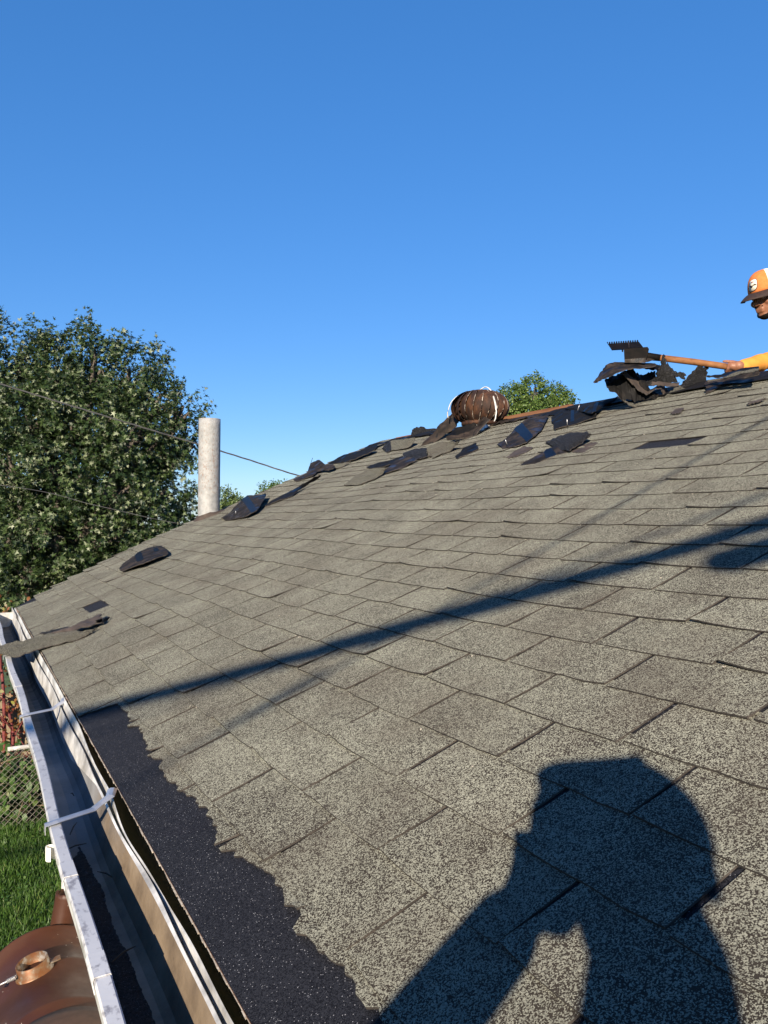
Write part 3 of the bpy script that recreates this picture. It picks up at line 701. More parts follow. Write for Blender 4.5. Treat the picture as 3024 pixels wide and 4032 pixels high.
# ------------------------------------------------------------------ fences, creeper, weeds, lawn
FY = 9.15
fence = empty('chain_link_fence', (-.4, FY, 0)); tag(fence, 'low chain link fence with a pale top rail, weeds growing through it', 'fence')
ra, rb = at_Y((30, 2950), FY), at_Y((150, 2925), FY); zr = ra.z
tr = tube('top_rail', [(ra.x, FY, zr), (2.4, FY, zr+.02)], .021, M_WHITE, None, 10); adopt(tr, fence)
for px_ in (1.25, 2.35):
    adopt(tube('post', [(px_, FY+.03, -.02), (px_, FY+.03, zr+.02)], .024, M_GALV, None, 10), fence)
mb = MB(); S = .066; x0, x1 = -1.6, 2.4; nw = int((x1-x0+zr)/ (S*1.0))
for k in range(nw):
    for sg in (1, -1):
        xs = x0 + k*S - (zr if sg > 0 else 0); a = V((xs, FY+.004*sg-.024, .02)); b = V((xs+zr*sg, FY+.004*sg-.024, zr)) if sg > 0 else V((xs-zr, FY+.004*sg-.024, zr))
        def clip(a, b, lo, hi):
            d = b-a; t0, t1 = sorted(((lo-a.x)/d.x, (hi-a.x)/d.x)); t0, t1 = max(0, t0), min(1, t1); return (a+d*t0, a+d*t1) if t1 > t0+.01 else None
        c_ = clip(a, b, x0, x1)
        if c_: mb.add(tube_data(list(c_), .0015, 4, False))
wm = mb.build('wire_mesh', M_WIRE); tag(wm, kind='stuff'); adopt(wm, fence)
WY = 10.05; zt = at_Y((60, 2725), WY).z
wf = empty('wooden_fence', (0, WY, 0)); tag(wf, 'weathered board fence overgrown by red creeper, behind the chain link', 'fence')
rr = random.Random(9); bx = -2.6
while bx < 2.6:
    bw = .135 + rr.uniform(-.004, .004); b_ = box('board', (bx, WY-.012+rr.uniform(-.003, .003), .03), (bx+bw, WY+.012, zt+rr.uniform(-.012, .012)), M_FENCEW, None, .003); adopt(b_, wf); bx += bw+.006
for zz in (.35, zt-.25): adopt(box('rail', (-2.6, WY+.016, zz), (2.6, WY+.056, zz+.085), M_FENCEW), wf)
def vine(name, px0, px1, label, seed, nleaf):
    rg = np.random.default_rng(seed); rr = random.Random(seed)
    a, b = at_Y(px0, WY-.12), at_Y(px1, WY-.10); a.z = 0
    root = empty(name, a); tag(root, label, 'creeper', None)
    P = catmull([a, a.lerp(b, .35)+V((rr.uniform(-.05, .05), 0, 0)), a.lerp(b, .7)+V((rr.uniform(-.05, .05), -.03, 0)), b], 5)
    adopt(tube('stem', P, [.026*(1-.4*i/(len(P)-1)) for i in range(len(P))], M_VINE, None, 7), root)
    mb = MB()
    for k in range(7):
        p = P[rr.randrange(4, len(P))]; e = p + V((rr.uniform(-.5, .5), rr.uniform(-.12, .02), rr.uniform(.05, .45))); mb.add(tube_data(catmull([p, (p+e)/2+V((0, -.05, .05)), e], 4), [.008*(1-.07*i) for i in range(9)], 5))
    adopt(mb.build('tendrils', M_VINE, None, True), root)
    B = np.array(tuple(b)); n = nleaf
    base = B + rg.normal(size=(n, 3))*np.array([.34, .10, .20]) + np.array([0, -.03, .16]); low = rg.random(n) < .10
    base[low] = np.array(tuple(a.lerp(b, .6))) + rg.normal(size=(low.sum(), 3))*np.array([.30, .07, .4])
    base[:, 1] = np.minimum(base[:, 1], WY-.03) + 0*base[:, 1]; hi = base[:, 2] > zt; base[hi, 1] += rg.random(hi.sum())*.15
    o = leaves('foliage', base, unit(rg.normal(size=(n, 3)) + np.array([0, -.2, -.9])), unit(rg.normal(size=(n, 3))*.6 + np.array([-.3, -1, .5])), .028+.034*rg.random(n), np.clip(.42+.27*rg.normal(size=n), 0, 1), M_AUT, None, SIMPLE, SIMPLE_F); adopt(o, root)
# creepers hang on the boards
vine('creeper', (55, 3100), (32, 2790), 'creeper stem at the boards with a bright yellow green tuft at its top', 1, 260)
vine('creeper', (103, 3100), (118, 2850), 'thick red creeper stem climbing the boards beside the gutter', 2, 150)
vine('creeper', (140, 3100), (150, 2900), 'thinner red creeper stem half hidden by the gutter lip', 4, 110)
vine('creeper', (20, 2640), (0, 2570), 'mass of rust and orange creeper leaves over the top of the board fence', 5, 900)
rg = np.random.default_rng(21)
for k, (px_, ht, n, lab) in enumerate((((60, 3110), .42, 150, 'leafy green weed with large leaves growing through the wire mesh'), ((5, 3060), .55, 170, 'tall green weed by the left part of the wire mesh'),
        ((150, 3060), .5, 130, 'light green weed next to the thin creeper stem'), ((10, 3180), .3, 110, 'low yellow green weed at the foot of the wire mesh'))):
    c0 = at_Y(px_, FY+.22); root = empty('weed', (c0.x, FY+.22, 0)); tag(root, lab, 'weed'); mb = MB()
    for q in range(9):
        e = V((c0.x+rg.normal()*.14, FY+.22+rg.normal()*.06, max(.2, c0.z+rg.normal()*.12))); mb.add(tube_data([V((c0.x+rg.normal()*.04, FY+.22, 0)), V((c0.x, FY+.2, c0.z*.5)), e], [.005, .004, .002], 5))
    adopt(mb.build('stems', M_WEED, None, True), root)
    base = np.array([c0.x, FY+.20, c0.z]) + rg.normal(size=(n, 3))*np.array([.14, .07, .16]); base[:, 2] = np.maximum(base[:, 2], .05)
    o = leaves('foliage', base, unit(rg.normal(size=(n, 3))*.8+np.array([0, -.4, -.3])), unit(rg.normal(size=(n, 3))*.4+np.array([0, -.4, 1])), .06+.06*rg.random(n), np.clip(.5+.25*rg.normal(size=n), 0, 1), M_WEED, None, SIMPLE, SIMPLE_F); adopt(o, root)
# dry stalks and litter between the two fences
n = 2600; base = np.stack([rg.uniform(-1.8, 1.4, n), rg.uniform(FY+.05, WY-.1, n), rg.uniform(0, .75, n)**1.4], 1)
o = leaves('dry_litter', base, unit(rg.normal(size=(n, 3))+np.array([0, 0, .5])), unit(rg.normal(size=(n, 3))), .08+.22*rg.random(n), rg.random(n), M_DRY, None, SIMPLE*np.array([.07, 1]), SIMPLE_F); tag(o, 'dry stalks and dead leaves between the two fences', 'dry stalks', kind='stuff')
# lawn
def blades(n, xr, yr, hmin, hmax):
    x = rg.uniform(*xr, n); y = rg.uniform(*yr, n); keep = ~((x > .28) & (y < 6.2)); x, y = x[keep], y[keep]; n = len(x)
    cl = np.array([mnoise.noise(V((a*2.2, b*2.2, 0))) for a, b in zip(x, y)])
    b_ = np.stack([x, y, np.full(n, -.01)], 1); d = unit(np.stack([rg.normal(size=n)*.45, rg.normal(size=n)*.45, np.ones(n)], 1))
    return b_, d, unit(rg.normal(size=(n, 3))*np.array([1, 1, .1])), (hmin+(hmax-hmin)*rg.random(n))*(1+.5*cl), np.clip(.5+.25*cl+.2*rg.normal(size=n), 0, 1)
BL = np.array([(-.045, 0), (.045, 0), (.04, .45), (-.03, .5), (.0, 1.0)]); BLF = [(0, 1, 2), (0, 2, 3), (3, 2, 4)]
b_, d, u_, sz, ti = blades(62000, (-1.1, .7), (5.3, 9.2), .06, .13)
g_ = leaves('grass', b_, d, u_, sz, ti, M_GRASS, None, BL, BLF, .0); tag(g_, 'short green lawn beside the house wall', 'grass', kind='stuff')
n = 2500; b_, d, u_, sz, ti = blades(n, (-1.1, .7), (5.6, 9.1), .02, .03); b_[:, 2] = .05+.03*rg.random(len(b_)); dd = unit(rg.normal(size=b_.shape)*np.array([1, 1, .15]))
g2 = leaves('clover', b_, dd, unit(rg.normal(size=b_.shape)*.3+np.array([0, 0, 1])), sz*1.2, ti+.2, M_WEED, None, SIMPLE*np.array([1.5, 1]), SIMPLE_F, 0); tag(g2, 'clover leaves scattered through the lawn', 'clover', kind='stuff')

# ------------------------------------------------------------------ barrel smoker below the gutter
DZ = CAM.z - 1.77; DR = .27
dt = at_z((180, 3654), DZ); DX, DYF = dt.x, dt.y; DYN = DYF - .88; DC = DZ - DR
smk = empty('barrel_smoker', (DX, (DYF+DYN)/2, 0)); tag(smk, 'brown steel barrel smoker lying on legs below the gutter, with collar and short stack', 'smoker')
AY = V((0, -1, 0)); C0 = V((DX, DYF, DC))
prof = [(0.001, .012), (DR*.95, .012), (DR*.97, -.004), (DR+.006, -.004), (DR+.007, .006), (DR, .010)]
for q in (.29, .59): prof += [(DR, q-.025), (DR+.006, q-.008), (DR+.006, q+.008), (DR, q+.025)]
prof += [(DR, .70), (DR+.001, .88)]
adopt(mesh_obj('drum', *lathe(prof, 72, C0, AY), M_DRUM, None, True), smk)
adopt(mesh_obj('end_lid', *lathe([(DR-.004, .660), (DR+.010, .662), (DR+.012, .70), (DR+.012, .885), (DR*.96, .89), (.001, .882)], 72, C0, AY), M_DRUMLID, None, True), smk)
pc = at_z((135, 3800), DZ+.012); th = math.asin(max(-.9, min(.9, (pc.x-DX)/DR))); an = V((math.sin(th), 0, math.cos(th))); cc = V((DX, pc.y, DC)) + an*DR
cr_ = .060
col_ = mesh_obj('collar', *lathe([(cr_+.012, -.012), (cr_+.010, .004), (cr_+.001, .006), (cr_, .040), (cr_-.004, .041), (cr_-.005, -.004), (cr_-.012, -.006), (.001, -.004)], 40, cc, an), M_COLL, None, True); adopt(col_, smk)
ex = V((0, 1, 0)).cross(an).normalized()*-1
ex = ex if ex.x < 0 else -ex
hb_ = cc + an*.020 + ex*(cr_) + V((0, -.025, 0)); mb = MB(); mb.add(tube_data([hb_, hb_+ex*.075], .003, 6)); q = []
for i in range(60):
    a_ = i*.85; q.append(hb_ + ex*(.004+.034*i/60) + an*(.007*math.cos(a_)) + V((0, 1, 0))*(.007*math.sin(a_)))
mb.add(tube_data(q, .0016, 5)); q = []
for i in range(40):
    a_ = i*.7; q.append(hb_ + ex*(.075+.010*math.cos(a_)) + V((0, .010*math.sin(a_), 0)) + an*(.0006*(i-20)))
mb.add(tube_data(q, .0018, 5)); adopt(mb.build('spring_handle', M_GALV, None, True), smk)
tabv = [cc+an*.006-ex*(cr_-.01)+V((0, y_, 0)) for y_ in (-.02, .012)] + [cc+an*.004-ex*(cr_+.04)+V((0, y_, 0)) for y_ in (.012, -.02)]
lt = mesh_obj('lug', tabv, [(0, 1, 2, 3)], M_COLL); md = lt.modifiers.new('t', 'SOLIDIFY'); md.thickness = .004; adopt(lt, smk)
sb_, st_ = at_Y((243, 3668), DYF+.07), at_Y((270, 3514), DYF+.09); sr = .053; sa = (st_-sb_).normalized(); SLn = (st_-sb_).length
vsx, fsx = lathe([(sr, -.28), (sr, 0), (sr, SLn*.86), (sr+.001, SLn*.88), (sr+.001, SLn), (sr-.003, SLn), (sr-.003, SLn*.3), (sr-.003, -.2)], 36, sb_, sa)
rr = random.Random(4)
for i in range(36*4, 36*6): vsx[i] = vsx[i] + sa*(.004*math.sin(i*2.1) + .003*math.sin(i*5.3))
adopt(mesh_obj('stack', vsx, fsx, M_DRUM, None, True), smk)
adopt(tube('stack_elbow', catmull([sb_-sa*.26, sb_-sa*.30+V((0, -.02, 0)), sb_-sa*.33+V((0, -.10, -.02))], 4), sr*1.02, M_DRUM, None, 20), smk)
for x_ in (-.2, .2):
    for y_ in (.14, .74):
        tp = V((DX+x_*.85, DYF-y_, DC-DR*.74)); adopt(tube('leg', [tp, V((DX+x_*1.25, DYF-y_, -.01))], .018, M_STEEL, None, 8), smk)

# ------------------------------------------------------------------ torn shingle scraps
def blend(P, n):                       # mostly straight runs with slightly eased corners
    a = catmull(P, n); out = []
    for i, p in enumerate(a):
        k, t = divmod(i, n); q = V(P[-1]) if k >= len(P)-1 else V(P[k]).lerp(V(P[k+1]), t/n); out.append(q.lerp(p, .2))
    return out
def ribbon(name, pairs, mats, label, cat='shingle scrap', sub=5, across=5, th=.0045, seed=0, bulge=.0, rag=.008, group='torn shingles on the roof', parent=None, wrinkle=.007, tar=()):
    """pairs: two world edge points per station along the scrap. mats = (side seen, other side, edge)"""
    rr = random.Random(seed or hash(label) % 9999 if False else (seed + sum(map(ord, label))))
    A = blend([p[0] for p in pairs], sub); B = blend([p[1] for p in pairs], sub)
    n = len(A); v = []; cen = sum((V(a)+V(b) for a, b in pairs), V((0, 0, 0)))/(2*len(pairs))
    for i in range(n):
        a, b = A[i], B[i]; w_ = (b-a); t = (A[min(i+1, n-1)]-A[max(i-1, 0)]) + (B[min(i+1, n-1)]-B[max(i-1, 0)])
        nn = t.cross(w_); nn = nn.normalized() if nn.length > 1e-9 else NRM
        if nn.dot(CAM-a) < 0: nn = -nn
        r0, r1 = rr.uniform(-rag, rag), rr.uniform(-rag, rag); wl = w_.normalized() if w_.length > 1e-9 else V((0, 0, 0))
        a2, b2 = a + wl*r0, b + wl*r1
        for j in range(across+1):
            u = j/across; p = a2.lerp(b2, u) + nn*(bulge*.6*math.sin(math.pi*u)) + nn*wrinkle*(mnoise.noise(a2.lerp(b2, u)*14) + .5*mnoise.noise(a2.lerp(b2, u)*37))
            if i in (0, n-1) and 0 < u < 1 and t.length > 1e-9: p += t.normalized()*rr.uniform(-rag, rag)
            v.append(p - cen)
    m_ = across+1; f = []
    nn0 = None
    for i in range(n-1):
        for j in range(across): a_ = i*m_+j; f.append((a_, a_+1, a_+m_+1, a_+m_))
    # make the modelled side face the viewer
    me_n = V((0, 0, 0))
    for q in f:
        p0, p1, p2 = v[q[0]], v[q[1]], v[q[2]]; me_n += (p1-p0).cross(p2-p0)
    if me_n.dot(CAM-cen) < 0: f = [q[::-1] for q in f]
    o = mesh_obj(name, v, f, list(mats), parent, False); o.location = cen
    md = o.modifiers.new('th', 'SOLIDIFY'); md.thickness = th; md.offset = -1; md.material_offset = 1; md.material_offset_rim = 2; md.use_rim = True
    if label and parent is None: tag(o, label, cat, group)
    for t0, t1, u0, u1 in tar:          # glossy adhesive bands left across the scrap
        i0, i1 = int(t0*(n-1)), max(int(t0*(n-1))+1, int(t1*(n-1))); j0, j1 = int(u0*across), max(int(u0*across)+1, int(u1*across)); nn = me_n.normalized(); nn = nn if nn.dot(CAM-cen) > 0 else -nn
        tv = [v[i*m_+j] + nn*.0012 for i in range(i0, i1+1) for j in range(j0, j1+1)]; q = j1-j0+1
        tf = [(a*q+b, a*q+b+1, (a+1)*q+b+1, (a+1)*q+b) for a in range(i1-i0) for b in range(j1-j0)]
        mesh_obj('tar_band', tv, tf, M_TAR, o, True)
    return o
BK, GR, GB, BR, FE = (M_BACK, M_SCR, M_ASPH), (M_SCR, M_BACK, M_ASPH), (M_SCB, M_BACK, M_ASPH), (M_BROWN, M_SCR, M_ASPH), (M_FELT, M_SCB, M_ASPH)
def rs(cf, L, h0=.012):                # stations given as (px a, px b, height a, height b) over the roof
    out = []
    for q in L:
        a, b = q[0], q[1]; ha, hb = (q[2], q[3]) if len(q) > 2 else (h0, h0); out.append((on_roof(cf(a), ha), on_roof(cf(b), hb)))
    return out
def rd(cf, L):                         # stations given as (px a, px b, depth a, depth b)
    return [(at_depth(cf(a), da), at_depth(cf(b), db)) for a, b, da, db in L]
N = 'shingle_scrap'
ribbon(N, rs(CG, [((975, 688), (992, 725), .014, .012), ((1050, 628), (1080, 692), .025, .022), ((1130, 568), (1165, 660), .03, .034), ((1225, 530), (1265, 622), .03, .034), ((1300, 510), (1375, 580), .022, .028)]), BK, 'lone curled brown shingle scrap lying near the far rake below the flue pipe', seed=1, bulge=.012, tar=((.42, .58, .1, .8), (.82, .92, .2, .6)))
ribbon(N, rs(CI, [((-300, 860), (-240, 1010), .05, .04), ((0, 800), (20, 930), .05, .035), ((220, 735), (260, 985), .05, .03), ((480, 690), (640, 850), .045, .022), ((800, 600), (880, 785), .04, .016), ((1150, 556), (1190, 715), .035, .014), ((1420, 560), (1450, 615), .026, .014), ((1575, 528), (1585, 540), .016, .013)]), (M_SCR, M_BACK, M_ASPH), 'long twisted shingle strip lying across the gutter', seed=2, bulge=.012, wrinkle=.008)
ribbon(N, rs(CI, [((860, 580), (890, 600), .02, .018), ((1110, 498), (1150, 552), .035, .03), ((1380, 385), (1440, 480), .04, .034), ((1640, 278), (1660, 400), .035, .03)]), BR, 'flat brown shingle strip beside the one that crosses the gutter', seed=3, bulge=.006)
ribbon(N, rs(CI, [((640, 598), (700, 612), .016, .014), ((900, 530), (930, 575), .02, .016), ((1110, 482), (1140, 548), .022, .02)]), GB, 'short blackish shingle piece between gutter and brown strip', seed=31)
ribbon(N, rs(CI, [((1560, 395), (1570, 445), .05, .02), ((1680, 350), (1700, 425), .04, .02), ((1790, 325), (1735, 395), .015, .013)]), GB, 'small black shingle tail at the upslope end of the brown strip', seed=32)
ribbon(N, rs(CJ, [((400, 566), (440, 590), .013, .012), ((480, 525), (560, 572), .02, .018), ((560, 430), (650, 545), .045, .03), ((650, 358), (740, 490), .06, .04), ((740, 350), (790, 420), .055, .045), ((822, 347), (826, 355), .045, .045)]), BK, 'broad brown shingle scrap with a tar stripe right of the flue pipe', seed=4, bulge=.02, tar=((.50, .60, 0, 1),))
ribbon(N, rs(CJ, [((815, 446), (820, 455), .013, .012), ((900, 388), (930, 410), .02, .014), ((1080, 300), (1070, 355), .035, .016), ((1185, 238), (1160, 290), .05, .02), ((1330, 160), (1336, 186), .06, .03)]), FE, 'narrow black shingle strip twisted upward right of the tar striped scrap', seed=5)
ribbon(N, rs(CE, [((320, 490), (342, 510), .013, .012), ((430, 440), (480, 460), .03, .02), ((462, 362), (515, 428), .075, .03), ((530, 330), (560, 420), .09, .03), ((585, 372), (605, 420), .06, .03), ((650, 366), (656, 400), .05, .03)]), BK, 'humped brown shingle on the rake line with a nail standing in it', seed=6, bulge=.012)
nl = on_roof(CE((464, 358)), .075); 
tag(tube('roofing_nail', [nl, at_depth(CE((480, 316)), depth_of(nl))], .0022, M_STEEL, None, 6), 'bent roofing nail standing up from the humped shingle', 'nail')
ribbon(N, rs(CE, [((600, 362), (620, 368), .013, .012), ((710, 302), (765, 345), .045, .025), ((860, 258), (835, 320), .06, .03), ((960, 228), (930, 280), .06, .04), ((990, 236), (992, 244), .05, .05)]), FE, 'glossy black shingle sheet lying along the rake above the humped one', seed=7)
ribbon(N, rs(CE, [((655, 376), (650, 405), .03, .015), ((710, 365), (720, 388), .03, .014), ((785, 343), (788, 352), .03, .02)]), GR, 'grey granule flap folded out below the glossy black sheet', seed=8)
ribbon(N, rs(CE, [((870, 252), (900, 268), .03, .02), ((940, 214), (985, 240), .045, .03), ((1000, 196), (1010, 210), .045, .04), ((1068, 186), (1072, 194), .03, .03)]), FE, 'black felt tatter at the gable peak', seed=9)
ribbon(N, rs(CE, [((1105, 180), (1085, 262), .05, .014), ((1180, 168), (1165, 252), .055, .014), ((1245, 160), (1250, 236), .06, .016), ((1320, 153), (1290, 208), .07, .03)]), GR, 'lifted grey shingle strip with granules below the ridge, left of the turbine', seed=10)
ribbon(N, rs(CE, [((1046, 242), (1050, 250), .03, .015), ((1075, 205), (1085, 272), .045, .016), ((1112, 180), (1120, 256), .052, .016)]), GB, 'black end piece at the left of the lifted grey strip', seed=11)
dB = depth_of(on_roof(CE((1300, 150))))
ribbon(N, rd(CE, [((1290, 90), (1280, 142), dB, dB-.05), ((1315, 68), (1330, 150), dB+.05, dB-.05), ((1390, 64), (1390, 150), dB+.04, dB-.06), ((1402, 80), (1420, 140), dB, dB-.06), ((1488, 76), (1480, 112), dB+.02, dB-.04)]), GB, 'black shingle flap standing up on the ridge left of the turbine', seed=12)
dT = depth_of(on_roof(CA((60, 770))))
ribbon(N, rd(CA, [((-5, 792), (8, 808), dT, dT), ((110, 682), (150, 745), dT+.02, dT-.06), ((235, 532), (360, 600), dT-.02, dT-.10), ((330, 450), (415, 500), dT-.03, dT-.12), ((430, 404), (470, 455), dT-.0, dT-.12), ((505, 440), (535, 480), dT+.05, dT-.05), ((552, 488), (548, 522), dT+.08, dT)]), BK, 'long brown shingle strip arched up against the turbine vent', seed=13, bulge=.01)
dU = depth_of(on_roof(CA((420, 720))))
ribbon(N, rd(CA, [((268, 684), (285, 714), dU, dU-.03), ((420, 662), (450, 704), dU+.02, dU-.06), ((500, 640), (548, 672), dU+.02, dU-.08), ((560, 585), (625, 600), dU+.03, dU-.1), ((640, 488), (698, 503), dU+.06, dU-.06)]), BK, 'bent shingle elbow with a thick brown edge below the turbine', seed=14, th=.010)
ribbon(N, rd(CA, [((365, 605), (280, 690), dU+.12, dU+.04), ((455, 575), (400, 668), dU+.12, dU+.03), ((545, 548), (500, 645), dU+.12, dU+.03), ((580, 556), (560, 600), dU+.1, dU+.05)]), FE, 'shiny black sheet lying inside the bent shingle elbow', seed=15)
ribbon(N, rs(CA, [((60, 800), (130, 900), .02, .013), ((200, 740), (245, 850), .05, .014), ((310, 735), (330, 800), .06, .02), ((405, 735), (408, 742), .07, .06)]), GR, 'curled grey shingle corner under the arched brown strip', seed=33)
ribbon(N, rs(CA, [((778, 760), (835, 805), .012, .012), ((870, 705), (960, 790), .025, .015), ((950, 622), (1080, 742), .045, .02), ((1080, 505), (1190, 655), .055, .02), ((1200, 482), (1240, 602), .045, .02), ((1305, 462), (1262, 560), .03, .02)]), BK, 'wide brown shingle with a blue black tar band right of the turbine', seed=16, bulge=.014, tar=((.42, .54, 0, 1),))
ribbon(N, rs(CD, [((-62, 1290), (-35, 1392), .02, .014), ((20, 1240), (10, 1376), .035, .014), ((150, 1238), (150, 1340), .045, .016), ((290, 1255), (297, 1292), .035, .02)]), FE, 'flat black shingle with torn ends between the tar banded one and the pile', seed=17, tar=((.55, .65, 0, .8),))
ribbon(N, rs(CD, [((40, 1222), (60, 1238), .03, .025), ((140, 1190), (180, 1250), .055, .045), ((300, 1175), (262, 1262), .06, .05), ((345, 1172), (335, 1228), .05, .03), ((480, 1125), (390, 1186), .03, .02)]), FE, 'blue black wrinkled sheet lying on the ridge left of the debris pile', seed=18, bulge=.015, tar=((.5, .62, 0, 1),))
ribbon(N, rs(CB, [((1165, 521), (1172, 527), .012, .012), ((1255, 478), (1250, 518), .022, .013), ((1330, 440), (1355, 472), .028, .014), ((1385, 415), (1440, 452), .03, .014)]), BK, 'brown tongue of shingle under the black curl', seed=19, tar=((.55, .75, 0, 1),))
ribbon(N, rs(CB, [((1312, 402), (1318, 412), .013, .012), ((1380, 372), (1392, 445), .045, .02), ((1450, 352), (1440, 446), .06, .025), ((1535, 348), (1515, 402), .055, .03), ((1560, 360), (1556, 370), .045, .04)]), GB, 'black curled shingle halfway between turbine and debris pile', seed=20, bulge=.015)
ribbon(N, rs(CB, [((1448, 448), (1460, 460), .0115, .0115), ((1500, 416), (1510, 460), .013, .012), ((1560, 402), (1560, 442), .013, .012), ((1597, 400), (1580, 420), .012, .0115)]), BR, 'ragged flat brown paper scrap beside the black curl', seed=21, rag=.012)
ribbon(N, rs(CB, [((1098, 484), (1104, 489), .0115, .0115), ((1130, 456), (1155, 478), .013, .012), ((1190, 425), (1205, 456), .013, .012), ((1240, 430), (1238, 436), .012, .0115)]), BR, 'small flat brown scrap below the tar banded shingle', seed=22, rag=.012)
ribbon(N, rs(CB, [((815, 480), (830, 494), .012, .012), ((868, 432), (885, 468), .03, .013), ((930, 405), (942, 436), .035, .02)]), FE, 'small blue black scrap below the bent elbow', seed=23)
ribbon(N, rs(CB, [((334, 536), (350, 546), .013, .012), ((395, 513), (425, 534), .02, .014), ((450, 505), (470, 520), .026, .018), ((535, 476), (515, 512), .035, .02)]), FE, 'long thin black strip left of the grey lifted shingle', seed=24)
ribbon(N, rs(CB, [((213, 634), (222, 637), .012, .012), ((280, 580), (300, 630), .02, .013), ((350, 550), (372, 604), .04, .013), ((440, 538), (430, 568), .055, .02)]), (M_SCR, M_BACK, M_ASPH), 'folded grey and black shingle lowest of the torn ones left of the turbine', seed=25, bulge=.01)
ribbon(N, rs(CB, [((425, 562), (440, 570), .012, .012), ((495, 502), (520, 545), .03, .013), ((550, 480), (600, 505), .035, .014), ((605, 490), (612, 498), .025, .02)]), BK, 'brown shingle next to the folded grey and black one', seed=26)
ribbon(N, rs(CB, [((535, 462), (540, 495), .035, .014), ((600, 440), (625, 492), .045, .014), ((662, 432), (668, 478), .05, .016)]), GB, 'wet looking black shingle with a pale scrape', seed=27, bulge=.012)
ribbon(N, rs(CB, [((660, 432), (668, 478), .046, .014), ((750, 404), (755, 462), .05, .014), ((842, 400), (800, 442), .055, .02)]), GR, 'grey granule shingle lifted below the arched brown strip', seed=28)
ribbon(N, rs(CD, [((890, 1255), (900, 1270), .0115, .0115), ((930, 1222), (950, 1262), .013, .012), ((990, 1213), (975, 1245), .012, .0115)]), BR, 'small brown scrap on the courses right below the debris pile', seed=29, rag=.01)
ribbon(N, rs(CD, [((1495, 1175), (1500, 1190), .0115, .0115), ((1570, 1150), (1570, 1175), .012, .0115), ((1640, 1138), (1630, 1150), .0115, .0115)]), BR, 'thin brown scrap below the worker on the upper courses', seed=30, rag=.008)
for pa, pb, h_, lab in ((CA((868, 718)), CA((885, 765)), .03, 'pale roofing nail lying on the tar banded shingle'), (CD((165, 1195)), CD((150, 1240)), .06, 'pale roofing nail on the wrinkled blue black sheet'), (CJ((540, 505)), CJ((543, 530)), .035, 'short pale nail in the broad scrap right of the flue pipe'), (CD((66, 1310)), CD((68, 1355)), .03, 'pale nail sticking up from the flat black shingle')):
    a_ = on_roof(pb, h_); b_3 = at_depth(pa, depth_of(a_)-.01); tag(tube('roofing_nail', [a_, b_3], .0024, M_GALV, None, 6), lab, 'nail')
# the pile in front of the shovel
D0 = depth_of(on_roof(CC((700, 790)))) - .02
G = 'shingles in the debris pile'
def pile(L, mats, label, **kw): ribbon(N, rd(CC, [(a, b, D0+da, D0+db) for a, b, da, db in L]), mats, label, group=G, **kw)
pile([((112, 568), (118, 578), .0, .0), ((170, 472), (220, 522), .05, -.06), ((235, 385), (330, 466), .07, -.10), ((330, 345), (430, 436), .08, -.12), ((540, 352), (560, 412), .08, -.10), ((772, 360), (776, 393), .06, -.04)], BK, 'brown arched shingle on top of the debris pile, under the shovel blade', seed=41)
pile([((226, 520), (240, 630), .10, .02), ((300, 492), (300, 682), .10, .0), ((400, 452), (420, 742), .08, -.02), ((520, 422), (560, 772), .08, -.02), ((605, 500), (690, 755), .10, .0), ((650, 600), (850, 745), .10, .02)], FE, 'big black bent sheet forming the belly of the debris pile', seed=42, bulge=.02, sub=6, wrinkle=.03)
pile([((405, 462), (440, 445), -.02, .02), ((500, 548), (540, 520), -.03, .03), ((580, 642), (640, 600), -.03, .05), ((680, 706), (705, 650), -.04, .06), ((780, 640), (792, 600), -.03, .06), ((840, 640), (872, 600), -.02, .06), ((872, 730), (912, 662), -.01, .05)], BR, 'wavy brown shingle edge snaking through the debris pile', seed=43, sub=7)
pile([((418, 738), (424, 752), .0, -.01), ((480, 788), (490, 822), .01, -.03), ((560, 798), (560, 830), .02, -.03), ((700, 763), (720, 790), .03, -.02), ((850, 743), (852, 753), .03, .02)], GR, 'grey lip of shingle at the bottom of the debris pile', seed=44)
pile([((845, 266), (880, 288), .06, .05), ((834, 350), (905, 362), .05, .02), ((800, 450), (962, 452), .04, -.02), ((745, 575), (1030, 572), .05, -.02)], GB, 'black granule fin rising against the shovel handle', seed=45, bulge=.02)
pile([((905, 360), (898, 402), .02, .01), ((1000, 450), (988, 502), -.02, -.03), ((1107, 465), (1100, 526), -.05, -.05)], GB, 'short black shingle tail sticking out right under the handle', seed=46)
pile([((1240, 386), (1345, 400), .02, .06), ((1150, 490), (1340, 500), .0, .05), ((1045, 602), (1330, 602), -.03, .05), ((1060, 745), (1315, 697), -.06, .03)], GB, 'large black triangular fin at the right of the debris pile', seed=47)
pile([((848, 752), (872, 780), -.07, -.08), ((940, 660), (1000, 738), -.05, -.08), ((1040, 600), (1130, 645), -.03, -.06)], GR, 'grey folded corner leaning on the triangular fin', seed=48)
pile([((640, 402), (660, 412), .08, .02), ((770, 362), (775, 436), .08, .0), ((832, 385), (834, 412), .06, .04)], FE, 'black wedge under the right end of the arched shingle', seed=49)
pile([((600, 492), (600, 560), .12, .06), ((700, 465), (700, 600), .12, .06), ((775, 440), (785, 590), .12, .06)], GB, 'black sheet at the back of the debris pile', seed=50)
pile([((745, 548), (735, 605), .0, -.03), ((850, 560), (830, 600), .0, -.04), ((930, 580), (920, 610), -.01, -.04), ((1040, 565), (1035, 600), .0, -.03)], BR, 'brown flap behind the wavy shingle edge', seed=51)
D1 = depth_of(on_roof(CC((1500, 640))))
